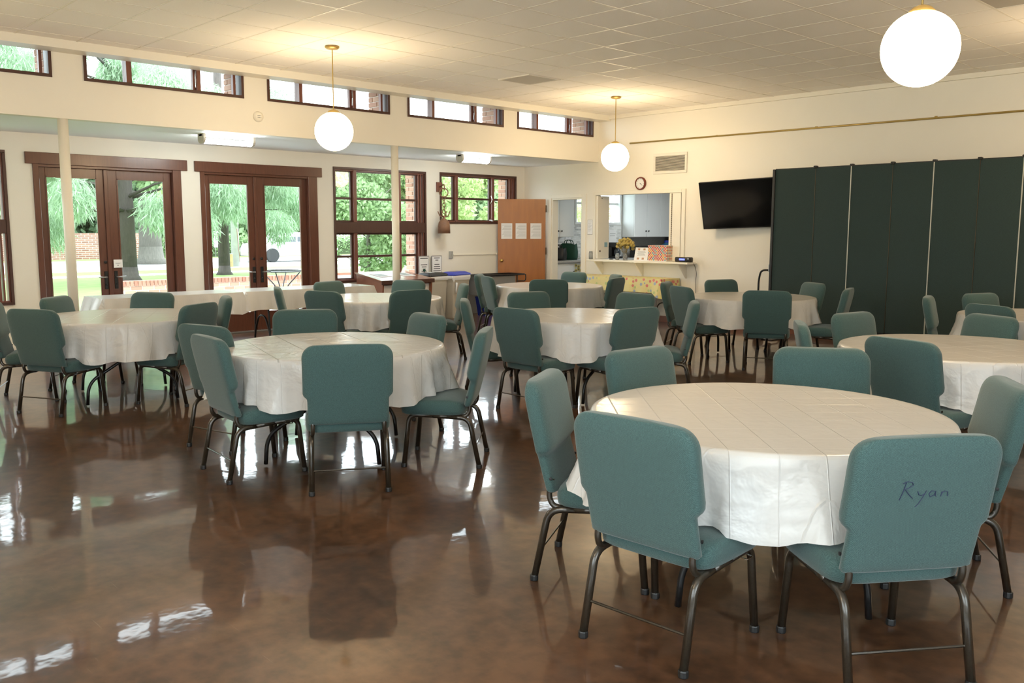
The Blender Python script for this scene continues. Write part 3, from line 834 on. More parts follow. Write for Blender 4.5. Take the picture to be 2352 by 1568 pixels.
# bags on the kitchen worktop
def tote(name, label, x, y, m, w, d, h, rz):
    t = thing(name, label, 'bag', (x, y, .915), rz)
    prof = MB()
    rows = []
    for i, (zz, k) in enumerate([(0, .92), (.05, 1.0), (h * .5, 1.02), (h * .85, .97), (h, .93)]):
        ring = []
        for q in range(24):
            a = 2 * PI * q / 24
            cx_ = w / 2 * k * np.sign(math.cos(a)) * abs(math.cos(a)) ** .4; cy_ = d / 2 * (k if zz < h * .6 else k * .75) * np.sign(math.sin(a)) * abs(math.sin(a)) ** .4
            ring.append((cx_, cy_, zz + (.015 * math.sin(3 * a) if i == 4 else 0)))
        rows.append(ring)
    vs_ = [p for r in rows for p in r]; n = 24
    fs = [(i * n + k, i * n + (k + 1) % n, (i + 1) * n + (k + 1) % n, (i + 1) * n + k) for i in range(len(rows) - 1) for k in range(n)] + [tuple(range(n))[::-1]]
    prof.add(vs_, fs).obj('bag_body', m, t, smooth=True)
    for s_ in (-1, 1):
        MB().tube(fillet([(-w * .22, s_ * d * .33, h * .8), (-w * .2, s_ * d * .2, h * 1.25), (w * .2, s_ * d * .2, h * 1.25), (w * .22, s_ * d * .33, h * .8)], .06, 5), .008, 6).obj('handle', m, t, smooth=True)
    return t
tote('tote_bag', 'shiny black bag on the kitchen worktop, left of the green one', .36, .52, BLACK, .34, .24, .23, .4)
tote('tote_bag', 'dark green shopping bag on the kitchen worktop behind the black one', .30, .90, BAGG, .34, .2, .30, .3)
oc = thing('outlet_cover', 'blank white cover plate on the mosaic backsplash in the kitchen doorway', 'plate', (.014, 1.19, 1.29))
MB().box(0, -.085, -.055, .006, .085, .055, .003).obj('plate', PAPER, oc)
MB().lathe([(.004, 0), (.004, .002), (0, .0025)], (.006, 0, .04), 8, 'x').lathe([(.004, 0), (.004, .002), (0, .0025)], (.006, 0, -.04), 8, 'x').obj('screw', STEEL, oc)
oc2 = thing('paper_towel_notice', 'tall white sheet on the backsplash seen through the serving hatch', 'sheet', (.014, 2.55, 1.30))
MB().box(0, -.12, -.18, .004, .12, .18, .001).obj('sheet', PAPER, oc2)
MB().box(.004, -.09, .1, .0045, .09, .106).box(.004, -.09, .06, .0045, .07, .066).obj('printed_lines', INK, oc2)
# refrigerator deep in the hatch
fr = thing('refrigerator', 'dark grey refrigerator with a pale upper door, seen at the right of the hatch', 'refrigerator', (.05, 4.32, 0))
MB().box(0, 0, .03, .62, .72, 1.78, .008).obj('body', GREYC, fr)
d = MB().box(.625, .01, 1.20, .68, .71, 1.77, .008).obj('freezer_door', WHITE, fr)
MB().tube(fillet([(.68, .66, 1.26), (.73, .66, 1.26), (.73, .66, 1.6), (.68, .66, 1.6)], .02, 3), .009, 8).obj('handle', STEEL, d, smooth=True)
d = MB().box(.625, .01, .06, .68, .71, 1.19, .008).obj('fridge_door', GREYC, fr)
MB().tube(fillet([(.68, .66, .7), (.73, .66, .7), (.73, .66, 1.13), (.68, .66, 1.13)], .02, 3), .009, 8).obj('handle', STEEL, d, smooth=True)
pn = thing('fridge_note', 'white note with a red ribbon clip on the refrigerator', 'note', (.735, 4.50, 1.47))
MB().box(0, -.10, -.12, .003, .10, .12).obj('paper_sheet', PAPER, pn)
MB().tube([(.006, .03, .13), (.012, .0, .09), (.012, .05, .05), (.012, .0, .02), (.012, .04, -.02)], .010, 6).obj('ribbon', mat('red_ribbon', (.5, .03, .03, 1), .5), pn, smooth=True)
wj = thing('water_jug', 'blue water jug on the kitchen worktop behind the serving hatch', 'jug', (.35, 3.95, .915))
MB().lathe([(.10, 0), (.115, .02), (.115, .20), (.09, .26), (.045, .29), (.045, .33), (.0, .335)], (0, 0, 0), 24).obj('jug_body', mat('blue_jug_plastic', (.03, .12, .22, 1), .2), wj, smooth=True)
MB().lathe([(.05, .30), (.05, .345), (0, .35)], (0, 0, 0), 16).obj('cap', BLUEP, wj)
# coffee makers on worktop (dark shapes behind the flowers)
for y, lab in ((2.25, 'black coffee maker behind the dried flowers, on the kitchen worktop'), (3.1, 'dark toaster oven behind the little menu card, on the kitchen worktop')):
    t = thing('coffee_maker' if y < 3 else 'toaster_oven', lab, 'appliance', (.34, y, .915))
    if y < 3:
        MB().box(-.10, -.10, 0, .12, .10, .04, .008).box(-.10, -.10, .04, -.02, .10, .26, .008).box(-.10, -.10, .22, .12, .10, .32, .01).obj('housing', BLACK, t)
        MB().lathe([(.05, .045), (.07, .08), (.07, .15), (.05, .2)], (.05, 0, 0), 18).obj('carafe', CARG, t, smooth=True)
    else:
        MB().box(-.14, -.22, .01, .14, .22, .24, .01).obj('housing', BLACK, t)
        MB().box(.14, -.19, .04, .146, .1, .21, .002).obj('oven_glass', CARG, t)
        for q in range(3): MB().lathe([(.018, 0), (.018, .015), (0, .017)], (.14, .16, .07 + q * .055), 12, 'x').obj('dial', STEEL, t)

# ------------------------------------------------------------------ serving hatch trim, shutters, shelf
ht = empty('trim_5', **STRUCT)
MB().box(1.69, -.02, .985, 1.75, 0, 2.13, .003).box(3.53, -.02, .985, 3.60, 0, 2.13, .003).box(1.75, -.02, 2.07, 3.53, 0, 2.13, .003).obj('hatch_casing', TRIMW, ht)
sh = thing('hatch_shutter', 'left folded cream shutter of the serving hatch', 'shutter', (1.755, -.01, .99))
MB().box(0, 0, 0, .022, .30, 1.07, .003).obj('shutter_leaf', TRIMW, sh)
MB().box(.024, 0.0, 0, .046, .30, 1.07, .003).obj('shutter_leaf', TRIMW, sh)
MB().lathe([(.012, 0), (.012, .014), (0, .016)], (.046, .06, .13), 12, 'x').obj('knob', HINGE, sh)
MB().lathe([(.007, 0), (.007, .008), (0, .009)], (.046, .10, 1.03), 10, 'x').obj('bolt', INKB, sh)
tag(MB().box(1.803, .17, 1.19, 1.805, .25, 1.27).obj('round_sticker', mat('teal_sticker', (.25, .42, .48, 1), .5)), 'small teal sticker on the left hatch shutter', 'sticker')
sh2 = thing('hatch_shutter', 'right folded cream shutter of the serving hatch with a long hinge', 'shutter', (3.36, -.03, .99))
MB().box(0, .0, 0, .165, .022, 1.075, .003).obj('shutter_leaf', TRIMW, sh2)
MB().box(-.055, .0, 0, -.012, .20, 1.075, .003).obj('shutter_leaf', TRIMW, sh2)
ph = MB()
for k in range(34): ph.tube([(-.004, -.004, .01 + k * .031), (-.004, -.004, .034 + k * .031)], .006, 6)
ph.obj('piano_hinge', HINGE, sh2)
for k, x in enumerate((1.95, 2.3, 2.7, 3.1)):
    pass
sf = thing('hatch_shelf', 'long cream shelf on three triangular brackets under the serving hatch', 'shelf', (1.76, 0, 0))
MB().box(0, -.25, .955, 2.07, .13, .984, .004).obj('shelf_board', TRIMW, sf)
for x in (.16, 1.02, 1.88):
    MB().prism([(x - .012, 0, .955), (x - .012, -.23, .955), (x - .012, 0, .72)], (.024, 0, 0)).obj('bracket', TRIMW, sf)
MB().box(.02, -.022, .90, 2.05, -.001, .955).obj('support_batten', TRIMW, sf)
# things on the shelf (top at .984)
ZS = .985
vz = thing('flower_vase', 'glass vase of dried yellow flowers on the hatch shelf', 'vase', (2.52, -.14, ZS))
MB().lathe([(.036, 0), (.04, .006), (.036, .03), (.032, .08), (.038, .125), (.034, .125), (.028, .08), (.032, .012), (0, .01)], (0, 0, 0), 24).obj('vase', GLSV, vz, smooth=True)
fm = MB(); sm_ = MB()
for k in range(60):
    a = rng.uniform(0, 2 * PI); r = rng.uniform(0, 1) ** .6
    bx, by, bz = .17 * r * math.cos(a), .10 * r * math.sin(a), .235 + .075 * (1 - r * r) + rng.uniform(-.05, .05)
    rr = rng.uniform(.020, .034)
    pr = [(0, -rr), (rr * .8, -rr * .5), (rr, 0), (rr * .75, rr * .6), (0, rr)]
    fm.lathe(pr, (bx, by, bz), 7)
    if k % 3 == 0: sm_.tube([(rng.uniform(-.01, .01), rng.uniform(-.01, .01), .02), (bx * .3, by * .3, .13), (bx, by, bz)], .0025, 5)
fm.obj('blooms', FLOWER, vz); sm_.obj('stems', STEM, vz)
mc = thing('menu_card', 'leaning white card with small pictures on the hatch shelf', 'card', (2.84, -.15, ZS))
cd = MB(); cd.prism([(-.135, 0, 0), (.135, 0, 0), (.135, .05, .215), (-.135, .05, .215)], (0, .004, 0)); cd.obj('card', PAPER, mc)
MB().prism([(-.03, .03, .0), (.03, .03, .0), (.03, .09, .0), (-.03, .09, .0)], (0, 0, .004)).prism([(-.02, .045, .17), (.02, .045, .17), (.02, .09, .0), (-.02, .09, .0)], (0, .003, 0)).obj('easel_stand', PAPER, mc)
def oncard(x0, z0, x1, z1, e=.0012):
    yk = lambda z: z * .05 / .215 - e
    return [(x0, yk(z0), z0), (x1, yk(z0), z0), (x1, yk(z1), z1), (x0, yk(z1), z1)]
pm = MB()
for x, z in ((-.06, .17), (.05, .17), (-.055, .02), (.045, .02)): pm.prism(oncard(x - .022, z - .0, x + .022, z + .03), (0, -.0004, 0))
pm.obj('printed_pictures', PHOTO1, mc)
lm_ = MB()
for k in range(5): lm_.prism(oncard(-.08 + .01 * (k % 2), .085 + k * .016, .085 - .012 * (k % 3), .089 + k * .016), (0, -.0004, 0))
lm_.obj('printed_lines', INK, mc)
bx = thing('gift_box', 'red and orange dotted box on the hatch shelf', 'box', (3.20, -.06, ZS))
MB().box(-.185, -.12, .012, .185, .12, .235, .004).obj('box_body', LATTICE, bx)
MB().box(-.188, -.123, .235, .188, .123, .255, .004).obj('lid', LATTICE, bx)
tr_ = MB().box(-.21, -.14, 0, .19, .13, .012, .003).obj('tray', PAPER, bx)
rd = thing('clock_radio', 'black clock radio with a blue display at the right end of the hatch shelf', 'radio', (3.695, -.15, ZS))
rb = MB()
n = 20; secs = []
for x in (-.14, -.135, .135, .14):
    k = .86 if abs(x) > .137 else 1
    secs.append([(x, .05 * k * np.sign(math.cos(a)) * abs(math.cos(a)) ** .6, .041 + .040 * k * np.sign(math.sin(a)) * abs(math.sin(a)) ** .6) for a in [2 * PI * q / n for q in range(n)]])
rb.add([p for s_ in secs for p in s_], [(i * n + k, i * n + (k + 1) % n, (i + 1) * n + (k + 1) % n, (i + 1) * n + k) for i in range(3) for k in range(n)] + [tuple(range(n))[::-1], tuple(3 * n + k for k in range(n))])
recalc(rb.obj('radio_body', BLACK, rd, smooth=True))
MB().box(-.055, -.054, .032, .05, -.049, .058, .002).obj('display', LCD, rd)
MB().lathe([(.012, 0), (.012, -.008), (0, -.009)], (.115, -.049, .055), 12, 'y').obj('dial', STEEL, rd)
MB().tube(fillet([(.11, .05, .03), (.15, .08, -.05), (.155, .125, -.16), (.14, .13, -.3), (.15, .14, -.75)], .05, 5), .004, 6).obj('power_cord', INKB, rd, smooth=True)
for i, (x, y, h, lab) in enumerate([(1.80, -.18, .13, 'clear squat glass jar at the left end of the hatch shelf'), (2.27, -.04, .10, 'small clear tumbler standing near the flower vase on the hatch shelf')]):
    t = thing('glass_jar', lab, 'jar', (x, y, ZS))
    MB().lathe([(.032, 0), (.035, .006), (.035, h * .8), (.026, h), (.023, h), (.031, h * .8), (.031, .01), (0, .008)], (0, 0, 0), 20).obj('jar_body', GLSV, t, smooth=True)
    MB().lathe([(.028, h), (.028, h + .008), (0, h + .009)], (0, 0, 0), 20).obj('jar_lid', GLSV, t)
# mouse-like little dark puck
tag(MB().lathe([(.0, 0), (.035, 0), (.038, .008), (.03, .018), (0, .022)], (2.12, -.02, ZS), 18).obj('door_stop', BLACK), 'little black rubber puck beside the left shutter on the hatch shelf', 'puck')

# ------------------------------------------------------------------ end wall items
nf = thing('wall_notice', 'thin framed white notice on the wall between kitchen doorway and hatch', 'notice', (1.625, -.005, 1.53))
MB().box(-.06, -.004, -.125, .06, .003, .125, .002).obj('frame', INK, nf)
MB().box(-.055, -.006, -.12, .055, -.004, .12).obj('paper_sheet', PAPER, nf)
ln = MB()
for k in range(9): ln.box(-.042, -.0065, .09 - k * .02, .042 - .015 * (k % 3), -.006, .093 - k * .02)
ln.obj('printed_lines', INK, nf)

vt = thing('wall_vent', 'cream slatted air vent high on the end wall above the hatch', 'vent', (3.283, -.002, 2.535))
MB().box(-.325, -.016, -.16, .325, 0, -.115, .004).box(-.325, -.016, .115, .325, 0, .16, .004).box(-.325, -.016, -.115, -.285, 0, .115, .004).box(.285, -.016, -.115, .325, 0, .115, .004).obj('vent_frame', VENTG, vt)
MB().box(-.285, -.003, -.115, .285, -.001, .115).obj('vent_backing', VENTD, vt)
sl = MB().prism([(-.285, -.014, -.002), (-.285, -.004, .005), (-.285, -.003, .004), (-.285, -.013, -.0035)], (.57, 0, 0)).mesh('slat', VENTG)
for k in range(13): share('slat', sl, vt, (0, 0, -.105 + k * .0175))

ck = thing('wall_clock', 'round wall clock with a red wooden rim above the hatch', 'clock', (2.712, -.001, 2.238))
MB().lathe([(.105, 0), (.105, -.03), (.098, -.042), (.088, -.042), (.084, -.03)], (0, 0, 0), 40, 'y', False).obj('rim', REDB, ck, smooth=True)
MB().lathe([(0, -.024), (.086, -.024), (.086, -.02), (0, -.02)], (0, 0, 0), 40, 'y').obj('clock_face', PAPER, ck)
hm = MB()
for k in range(12):
    a = k * PI / 6
    hm.box(.072 * math.sin(a) - .004, -.026, .072 * math.cos(a) - .004, .072 * math.sin(a) + .004, -.0245, .072 * math.cos(a) + .004)
hm.obj('hour_marks', INK, ck)
for ln_, a, w in ((.048, math.radians(132), .006), (.066, math.radians(128), .004)):
    dx, dz = math.sin(a), math.cos(a)
    MB().prism([(-dz * w, -.028, dx * w), (dx * ln_, -.028, dz * ln_), (dz * w, -.028, -dx * w), (-dx * .012, -.028, -dz * .012)], (0, .0012, 0)).obj('clock_hand', INKB, ck)

rl = thing('picture_rail', 'long thin brass hanging rail across the upper end wall', 'rail', (2.47, -.012, 2.897))
MB().tube([(0, 0, 0), (11.7, 0, -.03)], .013, 8).obj('rail_rod', DBRASS, rl, smooth=True)
for k in range(8): MB().box(.05 + k * 1.6, -.006, -.012, .08 + k * 1.6, .012, .012).obj('rail_bracket', DBRASS, rl)

# television
tv = thing('television', 'black flat television tilted down from the end wall beside the green partition', 'television', (0, 0, 0))
TL = Vector((4.079, -.375, 2.187)); yw, tl, ro = .1187, .2262, .0357
rx = Vector((math.cos(yw), math.sin(yw), 0)); nn = Vector((math.sin(yw), -math.cos(yw), 0)); up0 = Vector((0, 0, 1)) * math.cos(tl) + nn * math.sin(tl)
rr = rx * math.cos(ro) + up0 * math.sin(ro); uu = up0 * math.cos(ro) - rx * math.sin(ro); n3 = rr.cross(uu)
if n3.dot(nn) < 0: n3 = -n3
TVM = Matrix(((rr.x, -n3.x, uu.x, TL.x), (rr.y, -n3.y, uu.y, TL.y), (rr.z, -n3.z, uu.z, TL.z), (0, 0, 0, 1)))
tv.matrix_world = TVM
MB().box(0, .004, -.71, 1.34, .045, 0, .004).obj('housing', BLACK, tv)
MB().box(.01, .0, -.695, 1.33, .004, -.010).obj('screen', SCREEN, tv)
bz = MB(); bz.box(0, -.002, -.012, 1.34, .004, 0); bz.box(0, -.002, -.71, 1.34, .004, -.695); bz.box(0, -.002, -.70, .010, .004, -.01); bz.box(1.33, -.002, -.70, 1.34, .004, -.01); bz.obj('bezel', BLACKM, tv)
MB().box(.47, .045, -.55, .87, .085, -.15, .005).box(.62, .08, -.42, .72, .16, -.28).obj('wall_mount', BLACKM, tv)

# ------------------------------------------------------------------ folding partition
PY = -.75
px_ = [5.575, 6.14, 6.63, 7.145, 7.64, 8.14, 8.60, 9.08, 9.56, 10.04, 10.52]
pt = thing('folding_partition', 'tall dark green fabric folding partition across the right of the end wall', 'partition', (0, PY, 0))
PZ0, PZ1 = .215, 2.29
MB().box(px_[0] - .035, -.035, .06, px_[0], .03, PZ1 + .005, .004).obj('end_post', BLACK, pt)
for i in range(len(px_) - 1):
    a, b = px_[i], px_[i + 1]
    g = .004 if i % 2 else .002
    za, zb_ = (0.0, .022) if i % 2 == 0 else (.022, 0.0)
    p = MB().prism([(a + g, za - .018, PZ0), (b - g, zb_ - .018, PZ0), (b - g, zb_ + .018, PZ0), (a + g, za + .018, PZ0)], (0, 0, PZ1 - PZ0)).obj('panel', PANELF, pt)
    MB().prism([(a + g, za - .02, PZ0 - .03), (b - g, zb_ - .02, PZ0 - .03), (b - g, zb_ + .02, PZ0 - .03), (a + g, za + .02, PZ0 - .03)], (0, 0, .03)).obj('bottom_rail', BLACK, p)
    MB().prism([(a + g, za - .019, PZ1), (b - g, zb_ - .019, PZ1), (b - g, zb_ + .019, PZ1), (a + g, za + .019, PZ1)], (0, 0, .012)).obj('top_rail', BLACK, p)
    if i: MB().box(a - .022, -.028, PZ1 - .004, a + .022, .03, PZ1 + .028, .006).obj('hinge', BLACK, pt)
    if i and i % 2 == 0: MB().box(a - .006, -.024, PZ0, a + .006, .004, PZ1).obj('seam_and_gap_light', GAPLIGHT, pt)  # pale strip paints the bright line of light between two panels
    if i and i % 2 == 1: MB().box(a - .002, -.001, PZ0, a + .002, .03, PZ1).obj('seam_and_gap_light', HINGE, pt)
for x in px_[::2]:
    MB().tube([(x, 0, .20), (x, 0, .06)], .014, 8).tube(fillet([(x, -.22, .06), (x, -.2, .085), (x, .2, .085), (x, .22, .06)], .05, 3), .012, 8).obj('caster_leg', BLACKM, pt)
    for s_ in (-.22, .22): MB().lathe([(.028, -.012), (.03, -.008), (.03, .008), (.028, .012)], (x, s_, .03), 16, 'x').obj('caster', BLACK, pt)
MB().box(px_[0] - .05, -.03, .92, px_[0] - .035, -.01, 1.02, .003).obj('latch', STEEL, pt)
# cart with a curved tube handle beside the partition
ct = thing('hand_truck', 'black curved tube handle of a hand truck beside the green partition', 'hand truck', (5.42, -.72, 0))
MB().tube(fillet([(-.07, 0, .02), (-.07, 0, .80), (-.04, 0, .93), (.06, 0, .945), (.20, .03, .90), (.26, .05, .6), (.26, .05, .02)], .09, 6), .014, 8).obj('frame_tube', BLACKM, ct, smooth=True)
MB().tube([(-.07, 0, .35), (.26, .05, .35)], .012, 8).tube([(-.07, 0, .6), (.26, .05, .6)], .012, 8).obj('cross_bar', BLACKM, ct)
MB().box(-.10, -.22, .0, .29, .05, .012).obj('toe_plate', BLACKM, ct)
for x in (-.11, .30): MB().lathe([(.09, -.02), (.10, -.012), (.10, .012), (.09, .02)], (x, .08, .10), 24, 'x').obj('wheel', TYRE, ct)

# ------------------------------------------------------------------ pendants, tubes, detector
GR = .20
def pendant(x, y, zg, label):
    t = thing('globe_pendant', label, 'lamp', (x, y, ZC), 0, 'globe pendant lamps hanging from the ceiling')
    h = zg - ZC
    MB().lathe([(0, -.012), (.075, -.012), (.075, -.02), (.06, -.032), (.018, -.04), (0, -.042)], (0, 0, 0), 28).obj('canopy', DBRASS, t, smooth=True)
    MB().tube([(0, 0, -.03), (0, 0, h + GR - .01)], .006, 8).obj('rod', DBRASS, t)
    MB().lathe([(.02, .035), (.05, .022), (.07, .0), (.068, -.012)], (0, 0, h + GR - .008), 24).obj('globe_cap', DBRASS, t, smooth=True)
    MB().lathe([(GR * math.sin(PI * k / 24), GR * -math.cos(PI * k / 24)) for k in range(25)], (0, 0, h), 40).obj('globe', LAMPM, t, smooth=True)
    return t
pendant(3.68, -6.473, 2.507, 'lit globe pendant hanging in front of the clerestory windows, left of the hall')
pendant(3.50, -1.634, 2.524, 'smallest lit globe pendant, hanging in front of the end wall vent')
pendant(9.80, -6.70, 2.465, 'largest lit globe pendant, hanging over the upper right of the hall')
pendant(9.90, -2.30, 2.50, 'lit globe pendant hanging off to the right near the partition')
pendant(3.70, -11.30, 2.50, 'lit globe pendant hanging off to the left beyond the long table')
pendant(9.80, -11.9, 2.50, 'lit globe pendant hanging above the viewer')
def tube_light(xc, y0, y1, label):
    yc = (y0 + y1) / 2; L = y1 - y0
    t = thing('tube_light', label, 'light', (xc, yc, ZSOF), 0, 'fluorescent lights under the low soffit')
    MB().box(-.045, -L / 2, -.03, .045, L / 2, 0, .004).obj('light_base', WHITE, t)
    n = 16; prof = [(.075 * math.cos(PI + PI * k / n), .028 - .085 + .0 + .055 * math.sin(PI + PI * k / n)) for k in range(n + 1)]
    mb = MB()
    for yy in (-L / 2 + .03, L / 2 - .03):
        mb.add([(p[0], yy, p[1]) for p in prof], [])
    m_ = n + 1
    mb.f += [(k, k + 1, m_ + k + 1, m_ + k) for k in range(n)] + [(n, 0, m_, m_ + n)] + [tuple(range(m_))[::-1], tuple(range(m_, 2 * m_))]
    recalc(mb.obj('lens', TUBEM, t))
    for s_ in (-1, 1):
        ya = s_ * (L / 2 - .03); yb2 = s_ * L / 2
        pts = [(.08 * math.cos(PI + PI * k / n), 0, -.055 + .062 * math.sin(PI + PI * k / n)) for k in range(n + 1)] + [(.08, 0, 0), (-.08, 0, 0)]
        MB().prism([(p[0], ya, p[2]) for p in pts], (0, yb2 - ya, 0)).obj('end_cap', GREYP, t)
    return t
tube_light(1.36, -6.86, -6.18, 'lit fluorescent wrap light under the soffit above the glazed doors')
tube_light(1.30, -2.70, -2.10, 'lit fluorescent wrap light under the soffit above the small window')
tube_light(1.36, -11.0, -10.3, 'lit fluorescent wrap light under the soffit off to the left')
sd = thing('smoke_detector', 'round white smoke detector on the upper wall below the clerestory windows', 'detector', (S, -6.329, 2.836))
MB().lathe([(0, .0), (.062, .0), (.064, .012), (.058, .032), (.03, .042), (0, .044)], (0, 0, 0), 28, 'x').obj('detector_body', TRIMW, sd, smooth=True)
vn = MB()
for k in range(6):
    y, z = (k % 3 - 1) * .018, (k // 3) * .022 - .012
    vn.box(.036, y - .005, z - .004, .0445, y + .005, z + .004)
vn.obj('sounder_holes', INK, sd)
# kitchen ceiling lamp
kl = thing('kitchen_light', 'lit ceiling panel inside the kitchen', 'light', (2.0, 2.6, 2.615))
MB().box(-.3, -.6, -.05, .3, .6, 0, .006).obj('light_base', WHITE, kl)
MB().box(-.28, -.58, -.06, .28, .58, -.05).obj('lens', mat('lit_kitchen_lens', (0.93, 1.0, 1.0, 1), .3, emit=14.0), kl)

# ------------------------------------------------------------------ bell, switch plate, bins, signs, desk, cart
bl = thing('wall_bell', 'rusty iron bell hanging from a chain and wall plate beside the small window', 'bell', (0, -2.05, 0))
MB().box(0, -.06, 2.12, .03, .06, 2.28, .004).obj('wall_plate', WOODR, bl)
MB().tube(fillet([(.03, 0, 2.2), (.16, -.02, 2.24), (.19, -.03, 2.2), (.18, -.03, 2.14)], .03, 4), .011, 8).obj('hook', IRON, bl, smooth=True)
def torus(mb, c, R_, r, rot, n=18, m=6):
    vs_ = []
    for i in range(n):
        a = 2 * PI * i / n
        for j in range(m):
            b = 2 * PI * j / m
            p = Vector(((R_ + r * math.cos(b)) * math.cos(a), r * math.sin(b), (R_ + r * math.cos(b)) * math.sin(a)))
            p.rotate(Matrix.Rotation(rot, 3, 'Z')); vs_.append((c[0] + p.x, c[1] + p.y, c[2] + p.z))
    mb.add(vs_, [(i * m + j, i * m + (j + 1) % m, ((i + 1) % n) * m + (j + 1) % m, ((i + 1) % n) * m + j) for i in range(n) for j in range(m)])
t_ = MB(); torus(t_, (.17, -.03, 2.10), .072, .010, .8); t_.obj('ring', IRON, bl, smooth=True)
for k in range(5):
    t_ = MB(); torus(t_, (.17, -.03, 2.005 - k * .055), .030, .007, 1.57 * (k % 2) + .4, 14, 5); t_.obj('chain_link', IRON, bl, smooth=True)
for k in range(4):
    a = .5 + k * PI / 2
    MB().tube(fillet([(.17, -.03, 1.70), (.17 + .07 * math.cos(a), -.03 + .07 * math.sin(a), 1.70), (.17 + .11 * math.cos(a), -.03 + .11 * math.sin(a), 1.79)], .04, 4), .009, 7).obj('prong', IRON, bl, smooth=True)
MB().lathe([(.0, 1.72), (.02, 1.72), (.025, 1.67), (.06, 1.645), (.092, 1.60), (.102, 1.54), (.105, 1.42), (.097, 1.42), (.09, 1.54), (.05, 1.62), (0, 1.63)], (.17, -.03, 0), 28).obj('bell_cup', IRON, bl, smooth=True)
sp_ = thing('switch_plate', 'grey switch plate on the cream wall under the small window', 'switch', (0, -1.80, 1.052))
MB().box(0, -.04, -.062, .03, .04, .062, .004).obj('switch_box', GREYPL, sp_)
MB().box(.03, -.012, -.02, .036, .012, .02, .002).obj('rocker', GREYPL, sp_)

def slim_bin(x, y, rz, lidm, label, liner):
    t = thing('waste_bin', label, 'bin', (x, y, 0), rz)
    b = MB()
    rows = [(0, .115, .22), (.02, .12, .225), (.68, .142, .26), (.70, .15, .27), (.72, .15, .27)]
    vs_ = []; n = 16
    def rr_(hx, hy, z):
        out = []
        for (cx_, cy_, a0) in ((hx - .04, hy - .04, 0), (-hx + .04, hy - .04, PI / 2), (-hx + .04, -hy + .04, PI), (hx - .04, -hy + .04, 1.5 * PI)):
            for q in range(4): out.append((cx_ + .04 * math.cos(a0 + q * PI / 6), cy_ + .04 * math.sin(a0 + q * PI / 6), z))
        return out
    rings = [rr_(hx, hy, z) for z, hx, hy in rows]
    b.add([p for r in rings for p in r], [(i * n + k, i * n + (k + 1) % n, (i + 1) * n + (k + 1) % n, (i + 1) * n + k) for i in range(len(rings) - 1) for k in range(n)] + [tuple(range(n))[::-1]])
    b.obj('bin_body', GREYP, t)
    l = MB()
    rings = [rr_(.158, .278, .722), rr_(.160, .28, .735), rr_(.155, .275, .75), rr_(.11, .22, .775), rr_(.09, .19, .782)]
    l.add([p for r in rings for p in r], [(i * n + k, i * n + (k + 1) % n, (i + 1) * n + (k + 1) % n, (i + 1) * n + k) for i in range(len(rings) - 1) for k in range(n)] + [tuple(range(n))[::-1], tuple((len(rings) - 1) * n + k for k in range(n))])
    ld = l.obj('lid', lidm, t)
    MB().box(-.04, -.11, .782, .05, -.0, .785).obj('label_patch', PAPER if lidm is BLACK else mat('tan_label', (.35, .30, .2, 1), .6), ld)
    lin = MB()
    rings = [rr_(.156, .276, .722), rr_(.158, .28, .69), rr_(.152, .274, .655 if liner == 1 else .64)]
    vs_ = []
    for i, r in enumerate(rings):
        for k, p in enumerate(r): vs_.append((p[0] + (.006 * math.sin(k * 2.1) if i == 2 else 0), p[1], p[2] + (.03 * math.sin(k * 1.7) if i == 2 else 0)))
    lin.add(vs_, [(i * n + k, i * n + (k + 1) % n, (i + 1) * n + (k + 1) % n, (i + 1) * n + k) for i in range(2) for k in range(n)])
    lin.obj('bag_liner', CLEARB, t)
    if liner == 2: MB().tube([(.16, -.2, .60), (.172, -.22, .55), (.168, -.23, .48), (.165, -.225, .43)], .02, 7, r2=.008).obj('bag_knot', CLEARB, t, smooth=True)
    if liner == 1: MB().box(-.10, -.288, .42, .09, -.283, .66).obj('front_label', PAPER, t)
    return t
slim_bin(.36, -2.50, .30, BLACK, 'tall beige bin with a black lid in front of the window wall', 1)
slim_bin(.33, -1.98, .30, mat('royal_blue_lid', (.03, .05, .42, 1), .35), 'tall beige bin with a blue lid, right of the black lidded bin', 2)
for i, (y0, y1, lab, sp) in enumerate([(-2.525, -2.297, 'left grey rimmed instruction sign behind the black lidded bin', [.9, .0, .0, .75, .55, .35, .6]), (-2.247, -2.021, 'right grey rimmed instruction sign behind the blue lidded bin', [.7, .35, 0, .6, .75, .8, .9, .75])]):
    t = thing('bin_sign', lab, 'sign', (.03, (y0 + y1) / 2, .88), 0)
    w = (y1 - y0) / 2
    MB().box(-.006, -w, -.16, .006, w, .165, .006).obj('sign_rim', mat('grey_sign_rim', (.22, .2, .2, 1), .5), t)
    MB().box(.005, -w + .014, -.15, .008, w - .014, .151, .002).obj('sign_board', PAPER, t)
    l = MB()
    for k, q in enumerate(sp):
        if q: l.box(.008, -w * q * .8, .118 - k * .036, .0085, w * q * .8, .13 - k * .036)
    l.obj('printed_lines', INKB, t)
    if i == 0:
        MB().tube([(.009, 0, -.125), (.009, 0, -.10)], .006, 6).lathe([(0, 0), (.022, .012), (.026, .03), (.015, .045), (0, .05)], (.012, 0, -.105), 10).obj('tree_emblem', BAGG, t)

